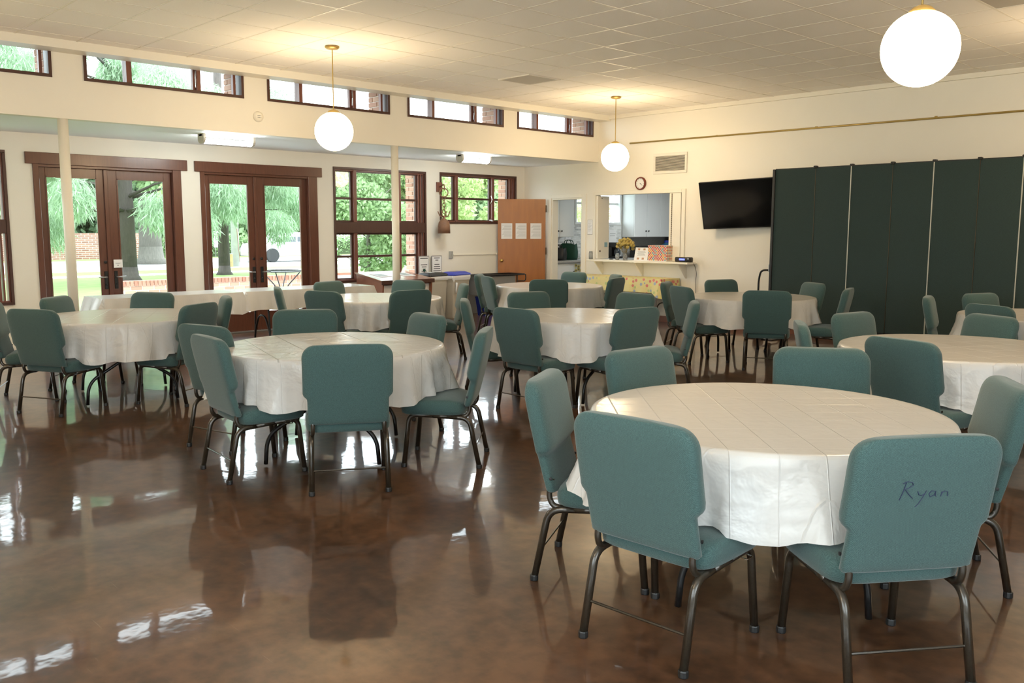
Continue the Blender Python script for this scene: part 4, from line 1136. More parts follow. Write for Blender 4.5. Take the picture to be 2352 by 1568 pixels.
dk = thing('writing_desk', 'low reddish wooden desk with a sloping top under the tall window', 'desk', (0, -3.36, 0))
MB().prism([(.06, -.46, .80), (.86, -.52, .70), (.86, .50, .70), (.06, .50, .80)], (0, 0, .018)).obj('desk_top', mat('glossy_red_desk_wood', (.25, .10, .055, 1), .25, noise=.2, nscale=8, coat=.4, coat_rough=.15), dk)
MB().box(.858, -.52, .655, .875, .50, .718, .004).obj('front_lip', WOODD, dk)
MB().prism([(.10, -.44, 0), (.78, -.48, 0), (.84, -.48, .695), (.08, -.44, .795)], (0, .025, 0)).obj('side_panel', BROWND, dk)
MB().prism([(.10, .455, 0), (.78, .455, 0), (.84, .455, .695), (.08, .455, .795)], (0, .025, 0)).obj('side_panel', BROWND, dk)
MB().box(.12, -.44, .10, .14, .46, .78).box(.12, -.44, .30, .76, .46, .32).obj('shelf', BROWND, dk)
MB().box(.74, -.46, .36, .78, .46, .64, .004).obj('front_panel', PAPER, dk)
for i, (y, lab) in enumerate([(-.22, 'left white form lying on the sloping desk top'), (.24, 'right white form lying on the sloping desk top')]):
    f = thing('desk_form', lab, 'paper', (.43, -3.36 + y, .7735), 0, 'forms on the sloping desk')
    sl_ = -.1 / .8
    MB().prism([(-.15, -.11, -.15 * sl_), (.15, -.11, .15 * sl_), (.15, .11, .15 * sl_), (-.15, .11, -.15 * sl_)], (0, 0, .003)).obj('paper_sheet', PAPER, f)
    MB().prism([(-.11, -.08, -.11 * sl_ + .0032), (.10, -.08, .10 * sl_ + .0032), (.10, .08, .10 * sl_ + .0032), (-.11, .08, -.11 * sl_ + .0032)], (0, 0, .0006)).obj('printed_block', mat('grey_print_block', (.30, .34, .32, 1), .6), f)

cg = thing('utility_cart', 'black tubular cart with a grey charcoal tub behind the chairs near the bins', 'cart', (.36, -1.18, 0), -.05)
fr_ = MB()
loop = [(-.20, -.42, .70), (.22, -.42, .70), (.22, .62, .70), (-.20, .62, .70), (-.20, -.42, .70)]
fr_.tube(fillet(loop, .05, 4), .014, 8)
fr_.obj('top_rail', BLACKM, cg, smooth=True)
for x, y in ((-.20, -.40), (.22, -.40), (-.20, .42), (.22, .42)): MB().tube([(x, y, .06), (x, y, .70)], .012, 8).obj('post', BLACKM, cg)
MB().tube(fillet([(.22, .62, .70), (.22, .63, .62), (.22, .60, .58), (.22, .42, .585)], .03, 4), .010, 8).obj('handle', BLACKM, cg, smooth=True)
tb = MB(); tb.box(-.18, -.39, .36, .20, .40, .38); tb.box(-.18, -.39, .38, -.165, .40, .69); tb.box(.185, -.39, .38, .20, .40, .69); tb.box(-.165, -.39, .38, .185, -.375, .69); tb.box(-.165, .385, .38, .185, .40, .69)
tb.obj('tub', mat('grey_tub_fabric', (.20, .20, .20, 1), .7), cg)
for x, y in ((-.20, -.40), (.22, -.40), (-.20, .42), (.22, .42)): MB().lathe([(.028, -.012), (.03, 0), (.028, .012)], (x, y, .031), 16, 'x').obj('caster', BLACK, cg)
bb = thing('recycling_tub', 'open blue recycling tub on the floor under the grey cart', 'tub', (.42, -1.27, 0), .1)
vs_ = []
for z, k in ((0, .82), (.30, 1.0), (.33, 1.05), (.33, .97), (.02, .80)):
    vs_ += [(.15 * k * sx_, .20 * k * sy_, z) for sx_, sy_ in ((-1, -1), (1, -1), (1, 1), (-1, 1))]
fs_ = [(i * 4 + k, i * 4 + (k + 1) % 4, (i + 1) * 4 + (k + 1) % 4, (i + 1) * 4 + k) for i in range(4) for k in range(4)] + [(3, 2, 1, 0), (16, 17, 18, 19)]
MB().add(vs_, fs_).obj('tub_body', BLUEP, bb)
MB().tube([(.158, -.06, .29), (.175, -.05, .28), (.175, .05, .28), (.158, .06, .29)], .008, 6).obj('handle', BLUEP, bb)

# ------------------------------------------------------------------ long tables by the doors
CLW = cloth_mat('white_paper_cloth', .5, 0.0, .25, (.80, .795, .78, 1), .5, .25)
def long_table(x0, x1, y0, y1, z, label, clabel, hem):
    t = thing('long_folding_table', label, 'table', ((x0 + x1) / 2, (y0 + y1) / 2, 0))
    hx, hy = (x1 - x0) / 2 - .02, (y1 - y0) / 2 - .02
    MB().box(-hx, -hy, z - .035, hx, hy, z - .008, .005).obj('tabletop', GREYP, t)
    for s_ in (-1, 1):
        yy = s_ * (hy - .35)
        f = MB().tube(fillet([(-hx + .08, yy, 0), (-hx + .10, yy, .18), (-.08, yy, .40), (.08, yy, .40), (hx - .10, yy, .18), (hx - .08, yy, 0)], .14, 6), .013, 8)
        f.obj('leg_arch', BLACKM, t, smooth=True)
        for q in (-1, 1): MB().tube([(q * (hx - .10), yy, .18), (q * (hx - .14), yy, z - .03)], .012, 8).obj('leg', BLACKM, t)
    # cloth
    import itertools
    N = 40; c = MB()
    per = []
    def pt_(x, y, nx, ny, u): per.append((x, y, nx, ny, u))
    L = 2 * (hx + hy) * 2
    ny_, nx_ = 70, 18
    for k in range(ny_): pt_(hx + .012, -hy + 2 * hy * k / ny_, 1, 0, k)
    for k in range(nx_): pt_(hx + .012 - 2 * (hx + .012) * k / nx_, hy, 0, 1, k)
    for k in range(ny_): pt_(-hx - .012, hy - 2 * hy * k / ny_, -1, 0, k)
    for k in range(nx_): pt_(-hx - .012 + 2 * (hx + .012) * k / nx_, -hy, 0, -1, k)
    n = len(per); rowz = 7
    vs_ = []
    for r in range(rowz + 1):
        tt = r / rowz
        for k, (x, y, nx, ny, u) in enumerate(per):
            amp = .012 * tt * (math.sin(k * .9) + .6 * math.sin(k * .37 + 1))
            end = .10 if abs(ny) else 0
            hz = z - (z - hem) * tt * (1.0 if not abs(ny) else .85) + (.012 * math.sin(k * .23) * tt)
            o = .004 + .02 * tt + amp + (.05 * tt if abs(ny) else 0)
            vs_.append((x + nx * o, y + ny * (o + end * tt * .2), hz))
    top = len(vs_); vs_.append((0, 0, z))
    fs = [(r * n + k, (r + 1) * n + k, (r + 1) * n + (k + 1) % n, r * n + (k + 1) % n) for r in range(rowz) for k in range(n)]
    fs += [tuple(range(n))]
    vs_.pop()
    o = c.add(vs_, fs).obj('tablecloth', CLW)
    o.location = ((x0 + x1) / 2, (y0 + y1) / 2, .001)
    tag(recalc(o), clabel, 'tablecloth')
    return t
long_table(1.24, 1.865, -8.28, -6.62, .73, 'long folding table under white cloth nearest the left column', 'white cloth on the long table near the left column', .46)
long_table(1.24, 1.865, -6.60, -4.70, .73, 'long folding table under white cloth in front of the right glazed doors', 'white cloth on the long table in front of the right glazed doors', .49)

# floral table under the hatch and a dark folded table in front of it
ft = thing('side_table', 'low table under a yellow floral cloth below the serving hatch', 'table', (2.53, -.28, 0))
MB().box(-1.0, -.24, .695, 1.0, .24, .72, .004).obj('tabletop', GREYP, ft)
for s_ in (-1, 1):
    for q in (-1, 1): MB().tube([(s_ * .88, q * .18, 0), (s_ * .88, q * .18, .70)], .014, 8).obj('leg', STEEL, ft)
    MB().tube(fillet([(s_ * .88, -.18, .25), (s_ * .88, -.1, .34), (s_ * .88, .1, .34), (s_ * .88, .18, .25)], .08, 4), .010, 8).obj('leg_brace', BLACKM, ft, smooth=True)
cl = MB(); hx, hy = 1.01, .25; per = []
for k in range(60): per.append((-hx + 2 * hx * k / 60, -hy, 0, -1))
for k in range(16): per.append((hx, -hy + 2 * hy * k / 16, 1, 0))
for k in range(60): per.append((hx - 2 * hx * k / 60, hy, 0, 1))
for k in range(16): per.append((-hx, hy - 2 * hy * k / 16, -1, 0))
n = len(per); vs_ = []
for r in range(7):
    tt = r / 6
    for k, (x, y, nx, ny) in enumerate(per):
        cor = max(0, 1 - (hx - abs(x)) / .15) * max(0, 1 - (hy - abs(y)) / .15)
        o = .003 + (.012 * tt * (1 + math.sin(k * .8)) + .05 * cor * tt) * (0 if ny > 0 else 1)
        vs_.append((x + nx * o, y + ny * o, .724 - (.22 + .09 * cor) * tt))
fl_o = cl.add(vs_, [(r * n + k, (r + 1) * n + k, (r + 1) * n + (k + 1) % n, r * n + (k + 1) % n) for r in range(6) for k in range(n)] + [tuple(range(n))]).obj('floral_tablecloth', FLORAL)
fl_o.location = (2.53, -.28, .001)
tag(recalc(fl_o), 'yellow floral print cloth draped over the table below the hatch', 'tablecloth')
db = thing('folded_table', 'dark grey folding table with black arched leg in front of the floral cloth', 'table', (2.75, -.78, 0))
MB().box(-.55, -.22, .47, .50, .22, .50, .006).obj('tabletop', GREYC, db)
for s_ in (-1, 1):
    MB().tube(fillet([(s_ * .42, -.20, 0), (s_ * .42, -.17, .28), (s_ * .42, 0, .42), (s_ * .42, .17, .28), (s_ * .42, .20, 0)], .14, 6), .014, 8).obj('leg_arch', BLACKM, db, smooth=True)

# ------------------------------------------------------------------ round tables with cloths
TR, TZ = .733, .7245
TABLES = {
    'fg': (9.933, -8.404, 'nearest round folding table, lower right, hidden under its glossy white cloth', 'nearest glossy white vinyl cloth with square fold creases, lower right'),
    't2': (6.78, -8.521, 'round folding table on open brown floor left of centre, under a crumpled cloth', 'crumpled white cloth on the round table left of centre'),
    't1': (3.775, -8.755, 'round folding table farthest left, beside the white column', 'white cloth on the farthest left round table beside the white column'),
    't3': (6.486, -5.785, 'round folding table in the middle of the hall between the others', 'white cloth on the round table in the middle of the hall'),
    't4': (6.357, -2.619, 'round folding table in front of the wall television', 'pale cloth on the round table in front of the wall television'),
    't5': (9.704, -5.578, 'round folding table cut by the right edge, just behind the nearest table', 'cream lit cloth on the table at the right edge behind the nearest table'),
    't6': (3.345, -2.832, 'round folding table in front of the orange door', 'white cloth on the round table in front of the orange door'),
    't7': (3.56, -5.89, 'round folding table between the long white tables and the bins', 'white cloth on the round table between long white tables and bins'),
    't8': (9.452, -2.669, 'round folding table at the far right beside the green partition', 'white cloth on the far right round table beside the green partition'),
}
CHAIRS = [
('A','fg',9.994,-9.146,2.8,'green chair seen from behind at the left front of the nearest round table'),
('B','fg',10.597,-8.788,54.4,'green chair with ink handwriting across its back, right front of nearest table'),
('C','fg',9.392,-8.839,299.1,'green chair seen side-on at the left end of the nearest round table'),
('K1','fg',9.174,-7.994,266.0,'green chair at the far left side of the nearest table, backrest front showing'),
('K2','fg',9.728,-7.443,214.7,'green chair at the far side of the nearest table, just left of another backrest'),
('K3','fg',10.440,-7.826,124.0,'green chair at the right end of the nearest table, cut by the right edge'),
('D','t2',7.490,-8.881,58.1,'green chair seen straight from behind at the front of the crumpled cloth table'),
('E','t2',6.852,-9.161,354.9,'green chair at the left front of the crumpled cloth table, leaning backrest lit'),
('E2','t2',6.143,-8.906,14.0,'green chair behind another at the left end of the crumpled cloth table'),
('F','t2',7.472,-8.114,131.3,'green chair seen side-on at the right end of the crumpled cloth table'),
('M1','t2',5.874,-8.197,237.1,'green chair at the far left side of the crumpled cloth table'),
('M2','t2',6.573,-7.826,170.8,'green chair at the far right side of the crumpled cloth table'),
('G','t1',4.049,-9.399,28.1,'green chair with its back to us at the front of the farthest left table'),
('G0','t1',3.33,-9.44,334.7,'green chair cut by the left edge at the farthest left table'),
('N1','t1',3.085,-8.885,314.4,'green chair beyond the farthest left table, in front of the white column foot'),
('N2','t1',3.056,-8.383,208.5,'green chair beyond the farthest left table, in front of the long white cloth'),
('N3','t1',4.335,-8.545,120.5,'dark backed green chair at the right front of the farthest left table'),
('N4','t1',3.869,-8.116,159.6,'green chair turned side-on at the right end of the farthest left table'),
('O1','t7',3.871,-6.574,14.5,'dark backed green chair at left front of the table near the bins'),
('O2','t7',4.174,-6.031,84.8,'dark backed green chair at right front of the table near the bins'),
('O3','t7',2.741,-5.774,284.6,'green chair beyond the table near the bins, before the long white cloth end'),
('O4','t7',3.025,-5.208,194.8,'green chair beyond the table near the bins, in front of the sloping desk'),
('O5','t7',3.203,-6.639,331.0,'green chair seen edge-on at the left end of the table near the bins'),
('O6','t7',3.859,-5.159,145.4,'green chair seen edge-on at the right end of the table near the bins'),
('H','t3',6.712,-6.508,0.6,'green chair seen from behind at left front of the middle table'),
('I','t3',7.115,-5.971,83.7,'green chair with dark back at right front of the middle table'),
('Q1','t3',5.675,-5.374,258.3,'green chair at the far left side of the middle table'),
('Q2','t3',6.260,-4.895,174.1,'green chair at the far right side of the middle table'),
('Q3','t3',5.905,-6.268,317.7,'green chair seen edge-on at the left end of the middle table'),
('Q4','t3',7.110,-5.260,127.5,'green chair seen edge-on at the right end of the middle table'),
('R1','t6',3.841,-3.350,42.4,'dark backed green chair at the front of the table by the orange door'),
('R2','t6',4.124,-2.679,106.9,'dark backed green chair at the right of the table by the orange door'),
('R3','t6',2.882,-2.059,178.0,'green chair beyond the orange door table, under the kitchen doorway opening'),
('R4','t6',3.657,-2.137,145.2,'green chair right behind the dark one at the orange door table, before floral cloth'),
('R5','t6',2.649,-3.175,306.9,'green chair half hidden at the left end of the orange door table'),
('R6','t6',3.062,-3.403,333.4,'green chair lit from the side at left front of the orange door table'),
('S1','t4',6.889,-3.135,28.6,'dark backed green chair at the front of the table below the television'),
('S2','t4',6.097,-3.222,333.0,'green chair at left front of the table below the television'),
('S3','t4',5.588,-2.764,294.7,'green chair half hidden at the left end of the table below the television'),
('S4','t4',5.740,-1.983,250.7,'green chair beyond the television table, against the bare cream wall'),
('S5','t4',6.519,-1.878,146.8,'green chair beyond the television table, against the partition end'),
('S6','t4',7.191,-2.453,108.0,'dark green chair turned side-on at the right end of the television table'),
('L1','t5',9.782,-6.274,344.9,'dark backed green chair between the nearest table and the right edge table'),
('V1','t5',9.053,-5.937,302.6,'green chair seen edge-on at the left end of the right edge table'),
('V2','t5',9.010,-5.156,260.5,'olive lit green chair at the far left side of the right edge table'),
('V3','t5',9.450,-4.768,150.5,'green chair at the far side of the right edge table'),
('W1','t8',8.727,-2.857,286.2,'green chair seen edge-on at the left end of the far right table'),
('W2','t8',8.920,-2.187,251.5,'green chair beyond the far right table, nearly lost against the partition'),
('W3','t8',9.347,-3.331,334.0,'green chair with its back to us at the front of the far right table'),
]
def make_round_table():
    t = thing('round_folding_table', TABLES['fg'][2], 'table', (0, 0, 0), 0, 'round folding tables')
    MB().lathe([(0, TZ - .03), (TR - .02, TZ - .03), (TR - .012, TZ - .024), (TR - .012, TZ - .006), (TR - .018, TZ - .003), (0, TZ - .003)], (0, 0, 0), 64).obj('tabletop', mat('tan_table_laminate', (.50, .42, .32, 1), .4), t)
    la = MB().tube(fillet([(-.36, .0, .012), (-.345, 0, .20), (-.06, 0, .385), (.06, 0, .385), (.345, 0, .20), (.36, 0, .012)], .17, 8), .0135, 8).mesh('leg_arch', BLACKM, True)
    lp = MB().tube([(-.05, 0, .38), (-.05, 0, TZ - .03)], .0125, 8).tube([(.05, 0, .38), (.05, 0, TZ - .03)], .0125, 8).mesh('leg_post', BLACKM, True)
    br = MB().tube([(0, 0, .44), (0, .30, TZ - .035)], .008, 6).mesh('leg_brace', STEEL)
    for s_ in (-1, 1):
        share('leg_arch', la, t, (0, s_ * .40, 0)); share('leg_post', lp, t, (0, s_ * .40, 0)); share('leg_brace', br, t, (0, s_ * .40, 0), (0, 0, 0 if s_ < 0 else PI))
    return t
rt0 = make_round_table()
SKIRT = cloth_mat('vinyl_cloth_hanging_folds', .158, math.radians(-46), 1.0, (.80, .785, .765, 1), 4.0, .30, 5.0, .5, .3)
CLOTHS = {
    'fg': cloth_mat('vinyl_cloth_creased', .158, math.radians(-46), .40, (.80, .775, .74, 1), .8, .30),
    't2': cloth_mat('vinyl_cloth_crumpled', .24, .3, .9, (.80, .795, .785, 1), 1.6, .30),
    'x': cloth_mat('vinyl_cloth_soft', .22, .5, .5, (.80, .785, .765, 1), .7, .30),
}
def cloth(key):
    x, y, lab, clab = TABLES[key]
    N, RS = 168, 16
    seed = sum(ord(c) for c in key)
    r_ = np.random.default_rng(seed)
    th = np.linspace(0, 2 * PI, N, endpoint=False)
    # hem: lifted where a seat is pushed under, lower between chairs
    hem = np.full(N, .405 + (.02 if key in ('t4', 't7') else 0))
    cover = np.zeros(N)
    for c in CHAIRS:
        if c[1] != key: continue
        a = math.atan2(c[3] - y, c[2] - x)
        d = np.abs((th - a + PI) % (2 * PI) - PI)
        cover = np.maximum(cover, np.exp(-(d / .34) ** 4))
    hem = hem * (1 - cover) + .447 * cover
    ph = r_.uniform(0, 2 * PI, 6); kf = [5, 9, 13, 17, 23, 31]
    fold = sum(math.sqrt(1.0 / (i + 1)) * np.sin(kf[i] * th + ph[i]) for i in range(6)) / 2.2
    hem = hem + .012 * np.sin(7 * th + ph[1]) + .006 * np.sin(19 * th + ph[2])
    hem = np.maximum(hem, .36)
    hem = np.where(cover > .6, np.maximum(hem, .447), hem)
    vs_ = [(0, 0, TZ)]
    rings = []
    for rr_ in (.15, .30, .45, .58, .68, TR - .02, TR - .006):
        rings.append([(rr_ * math.cos(a), rr_ * math.sin(a), TZ + (.0008 * math.sin(5 * a + rr_ * 9) if key != 'fg' else 0)) for a in th])
    rings.append([((TR + .004) * math.cos(a), (TR + .004) * math.sin(a), TZ - .004) for a in th])
    rings.append([((TR + .009) * math.cos(a), (TR + .009) * math.sin(a), TZ - .014) for a in th])
    for k in range(1, RS + 1):
        t = k / RS
        ring = []
        for i, a in enumerate(th):
            out = .010 + .030 * t + (.050 * fold[i] * t ** 1.15) + .007 * t * math.sin(41 * a + ph[5] + 2 * math.sin(5 * a)) + .0015 * t * math.sin(11 * t * 3 + 4 * a + ph[3])
            # flutter at the hem between chairs
            out += (1 - cover[i]) * .022 * t * t * (1 + math.sin(3 * a + ph[4]))
            rr_ = TR + .004 + max(out, .006)
            ring.append((rr_ * math.cos(a), rr_ * math.sin(a), TZ - .014 + (hem[i] - TZ + .014) * t))
        rings.append(ring)
    for r in rings: vs_ += r
    fs = [(0, 1 + k, 1 + (k + 1) % N) for k in range(N)]
    for j in range(len(rings) - 1):
        o0, o1 = 1 + j * N, 1 + (j + 1) * N
        fs += [(o0 + k, o1 + k, o1 + (k + 1) % N, o0 + (k + 1) % N) for k in range(N)]
    o = MB().add(vs_, fs).obj('round_tablecloth', [CLOTHS.get(key, CLOTHS['x']), SKIRT], smooth=True)
    o.data.polygons.foreach_set('material_index', [0] * (N * 9) + [1] * (len(fs) - N * 9))
    o.location = (x, y, 0)
    tag(o, clab, 'tablecloth', 'white cloths on the round tables')
for i, key in enumerate(TABLES):
    x, y, lab, clab = TABLES[key]
    rz = {'fg': .65, 't2': .8, 't1': 1.3}.get(key, .5 + .37 * i)
    if i == 0:
        t = rt0; t.location = (x, y, 0); t.rotation_euler = (0, 0, rz)
    else:
        t = dup_tree(rt0, (x, y, 0), rz, lab)
    cloth(key)

# ------------------------------------------------------------------ chairs
A_, C_, B_, W_, E_, ZT, W2, G_, ZB = .2146, .2211, .2378, .2514, .2983, .857, .2269, .1907, .3934
def back_mesh():
    levels = []
    def hw(z):
        r = .075
        if z > ZT - r:
            q = (z - (ZT - r)) / r
            return W_ - r + r * math.sqrt(max(0, 1 - q * q))
        zn = .575
        if z > zn: return W_
        if z < zn - .035: return W2
        q = (zn - z) / .035
        return W_ + (W2 - W_) * (3 * q * q - 2 * q ** 3)
    zs = [ZB, ZB + .008, .43, .48, .53, .545, .555, .565, .578, .60, .65, .70, .74, ZT - .075] + [ZT - .075 + .075 * math.sin(PI / 2 * k / 8) for k in range(1, 9)]
    n = 28; rows = []
    for z in zs:
        w = hw(z)
        yr = -G_ - (E_ - G_) * (z - ZB) / (ZT - ZB)
        yr += -.006 * math.sin(PI * (z - ZB) / (ZT - ZB))
        q = min(1, max(0, (z - .545) / .05))
        th = .050 + .032 * (3 * q * q - 2 * q ** 3)
        if z > ZT - .075:
            qq = (z - (ZT - .075)) / .075
            th *= .45 + .55 * math.sqrt(max(0, 1 - qq * qq))
            yr += (.0) + .012 * qq * qq
        if z < ZB + .004: w -= .008; th *= .75; yr += .006
        row = []
        for k in range(n):
            a = 2 * PI * k / n
            ex = .28
            px = w * np.sign(math.cos(a)) * abs(math.cos(a)) ** ex
            py = np.sign(math.sin(a)) * abs(math.sin(a)) ** .55
            bulge = .014 * (1 - (px / max(w, .01)) ** 2) * (1 if py > 0 else 0)
            row.append((px, yr + th / 2 + py * th / 2 + bulge * max(0, py), z))
        rows.append(row)
    mb = MB()
    mb.add([p for r in rows for p in r], [(i * n + k, i * n + (k + 1) % n, (i + 1) * n + (k + 1) % n, (i + 1) * n + k) for i in range(len(rows) - 1) for k in range(n)] + [tuple(range(n))[::-1], tuple((len(rows) - 1) * n + k for k in range(n))])
    return mb
def seat_mesh():
    mb = MB(); n = 36; rows = []
    # stacked rounded-rectangle rings; the top domes a little and the front rolls down
    for z, k, dz in ((.338, .94, 0), (.345, .985, 0), (.37, 1.0, 0), (.40, 1.0, 0), (.418, .985, 0), (.428, .95, 0), (.433, .88, 0), (.436, .6, 0), (.437, .2, 0)):
        row = []
        for q in range(n):
            a = 2 * PI * q / n
            cx_ = np.sign(math.cos(a)) * abs(math.cos(a)) ** .35; cy_ = np.sign(math.sin(a)) * abs(math.sin(a)) ** .35
            X = .243 * k * cx_; Y = .056 + .211 * k * cy_
            zz = z
            if z > .39: zz -= .035 * max(0, (-.06 - Y) / .14) if Y < -.06 and z < .5 else 0
            if z > .36 and Y > .2: zz -= .018 * ((Y - .2) / .067) ** 2
            row.append((X, Y, zz))
        rows.append(row)
    mb.add([p for r in rows for p in r], [(i * n + k, i * n + (k + 1) % n, (i + 1) * n + (k + 1) % n, (i + 1) * n + k) for i in range(len(rows) - 1) for k in range(n)] + [tuple(range(n))[::-1], tuple((len(rows) - 1) * n + k for k in range(n))])
    return mb
def make_chair(label):
    t = thing('stacking_chair', label, 'chair', (0, 0, 0), 0, 'green padded chairs around the round tables')
    recalc(seat_mesh().obj('seat', FABRIC, t, smooth=True))
    recalc(back_mesh().obj('backrest', FABRIC, t, smooth=True))
    for s_ in (-1, 1):
        rear = fillet([(s_ * A_, -B_, .012), (s_ * (A_ - .003), -.175, .318), (s_ * .212, -.06, .326)], .06, 6)
        o = MB().tube(rear, .0155, 8).obj('leg', BRONZE, t, smooth=True)
        MB().lathe([(.017, 0), (.0185, .004), (.0185, .022), (.0165, .026)], (s_ * A_, -B_, 0), 12).obj('foot_cap', BLACK, o)
        front = fillet([(s_ * C_, B_, .012), (s_ * .212, .205, .338), (s_ * .212, .05, .332)], .055, 6)
        o = MB().tube(front, .0155, 8).obj('leg', BRONZE, t, smooth=True)
        MB().lathe([(.017, 0), (.0185, .004), (.0185, .022), (.0165, .026)], (s_ * C_, B_, 0), 12).obj('foot_cap', BLACK, o)
        MB().tube([(s_ * .212, -.065, .326), (s_ * .212, .055, .332)], .0155, 8).obj('seat_rail', BRONZE, t, smooth=True)
        MB().tube(fillet([(s_ * .200, -.166, .45), (s_ * .200, -.180, .372), (s_ * .203, -.160, .330), (s_ * .207, -.05, .322)], .05, 6), .0125, 8).obj('back_post', BRONZE, t, smooth=True)
        MB().lathe([(.007, 0), (.007, s_ * .004), (0, s_ * .005)], (s_ * (W2 - .001), -.165, .455), 10, 'x').obj('screw', BLACK, t)
    MB().tube([(-A_ + .004, -.212, .135), (A_ - .004, -.212, .135)], .005, 6).obj('stretcher', BRONZE, t)
    MB().tube([(-.205, .10, .33), (.205, .10, .33)], .009, 6).obj('seat_brace', BRONZE, t)
    MB().tube(fillet([(.222, .16, .322), (.245, .16, .320), (.245, .12, .318), (.222, .12, .320)], .01, 3), .003, 5).obj('ganging_clip', CHROME, t)
    return t
chair0 = None
for k, tb_, x, y, hd, lab in CHAIRS:
    rz = math.radians(hd)
    if chair0 is None:
        chair0 = make_chair(lab); chair0.location = (x, y, 0); chair0.rotation_euler = (0, 0, rz); o = chair0
    else:
        o = dup_tree(chair0, (x, y, 0), rz, lab)
    if k == 'B': chairB = o
# handwriting on the back of one chair: ink strokes lying on the cloth
def yb_at(z):
    return -G_ - (E_ - G_) * (z - ZB) / (ZT - ZB) - .006 * math.sin(PI * (z - ZB) / (ZT - ZB)) - .0016
hw_ = MB()
STROKES = [
    [(0, 0), (.06, .5), (.10, 1.0)], [(.02, .92), (.12, 1.02), (.24, .95), (.26, .80), (.18, .66), (.08, .58)], [(.10, .58), (.2, .3), (.30, .08)],
    [(.40, .45), (.44, .25), (.50, .2), (.56, .3)], [(.60, .48), (.54, .1), (.46, -.28), (.40, -.42)],
    [(.80, .42), (.72, .45), (.67, .3), (.71, .12), (.79, .2), (.82, .42), (.83, .18), (.86, .12)],
    [(.97, .40), (.96, .12)], [(.96, .28), (1.03, .42), (1.10, .38), (1.12, .12)],
]
for st_ in STROKES:
    pts = []
    for u, v in st_:
        # as read from behind, chair-right is on the reader's right
        X = -.092 + u * .145; Z = .655 + v * .062
        pts.append((X, yb_at(Z), Z))
    hw_.tube(pts, .0014, 5)
hw_.obj('handwriting', PEN, chairB, label='thin blue ink handwriting')

# ------------------------------------------------------------------ outside: piers, patio wall, ground
gr = MB().box(-90, -60, -.22, -.6, 90, -.10).obj('ground', LEAFG, **STRUCT)
MB().box(-34.0, -60, -.10, -22.5, 90, -.085).obj('road', ASPH, **STRUCT)
MB().box(-4.05, -6.2, -.10, -.14, 2.0, -.03).obj('patio_paving', CONC, **STRUCT)
MB().box(-19.6, -60, -.10, -18.6, 90, -.08).obj('sidewalk_path', CONC, **STRUCT)
bk_me = MB().box(-.095, -.045, -.030, .095, .045, .030, .004).mesh('brick', BRICK)
bk_half = MB().box(-.045, -.045, -.030, .045, .045, .030, .004).mesh('brick', BRICK)
def pier(x0, x1, y0, y1, z0, z1, zb0):
    t = empty('wall_pier', **STRUCT)
    MB().box(x0 + .006, y0 + .008, z0, x1, y1, z1).obj('pier_core', MORTAR, t)
    nrow = int((z1 - zb0) / .07)
    for r in range(nrow):
        z = zb0 + .035 + r * .07
        x = x0 + .0
        seq = [.19, .09] if r % 2 == 0 else [.09, .19]
        for w in seq:
            if x + w > x1 + .005: break
            share('brick', bk_me if w > .1 else bk_half, t, (x + w / 2, y0 + .043, z))
            x += w + .012
    return t
pier(-.46, -.145, -6.50, -6.28, 0, 2.62, .55); pier(-.46, -.145, -4.42, -4.16, 0, 2.62, .6)
pier(-.52, -.145, -2.36, -2.05, 0, 2.62, .66); pier(-.46, -.145, -.24, .1, 0, 2.62, 1.6)
pier(-.46, -.145, -8.60, -8.38, 0, 2.62, .6)
for a, b in CL[1:]:
    pier(S - .46, S - .135, b - .02, b + .18, 2.71, 3.45, 3.02)
rf = MB().box(-.6, YB, 2.71, S - .13, 6.2, 2.78).obj('roof_lower', GREYC, **STRUCT)
MB().box(S - .62, YB, 3.46, XR + .3, .3, 3.56).obj('roof_upper', GREYC, **STRUCT)

pw = thing('patio_wall', 'low brick garden wall outside the glazed doors', 'wall', (-4.2, 0, 0))
MB().box(-.09, -5.95, -.10, .10, 2.2, .52).obj('wall_core', MORTAR, pw)
sol = MB().box(-.055, -.03, -.095, .055, .03, .0, .004).mesh('brick', BRICKR)
for k in range(58):
    share('brick', sol, pw, (.065, -5.91 + k * .071, .575))
MB().box(-.10, -5.95, .52, .02, 2.2, .57).obj('coping_core', BRICKR, pw)
lng = MB().box(-.03, -.095, -.03, .03, .095, .03, .004).mesh('brick', BRICK)
for r in range(3):
    for k in range(20):
        share('brick', lng, pw, (.078, -5.82 + k * .206 + (.1 if r % 2 else 0), .44 - r * .072))

MB().box(-37.4, -40, -.1, -37.0, 8.2, 1.25).obj('brick_boundary_wall', BRICKW, label='long brick boundary wall across the road', category='wall')
for k in range(12):
    pass

# patio table of wrought iron
it = thing('iron_patio_table', 'black wrought iron patio table outside the right glazed doors', 'table', (-3.05, -3.35, -.03))
MB().lathe([(.40, .73), (.42, .735), (.42, .75), (.40, .755), (.40, .73)], (0, 0, 0), 40, 'z', False).obj('table_rim', BLACKM, it)
gm = MB()
for k in range(-5, 6):
    L = math.sqrt(max(0, .41 ** 2 - (k * .07) ** 2))
    gm.box(k * .07 - .004, -L, .738, k * .07 + .004, L, .746); gm.box(-L, k * .07 - .004, .739, L, k * .07 + .004, .747)
gm.obj('table_mesh_top', BLACKM, it)
for k in range(4):
    a = PI / 4 + k * PI / 2
    c, s_ = math.cos(a), math.sin(a)
    MB().tube(fillet([(c * .36, s_ * .36, .735), (c * .10, s_ * .10, .45), (c * .10, s_ * .10, .3), (c * .34, s_ * .34, .0)], .14, 6), .011, 7).obj('leg', BLACKM, it, smooth=True)
MB().lathe([(.16, .36), (.175, .36), (.175, .37), (.16, .37), (.16, .36)], (0, 0, 0), 24, 'z', False).obj('brace_ring', BLACKM, it)

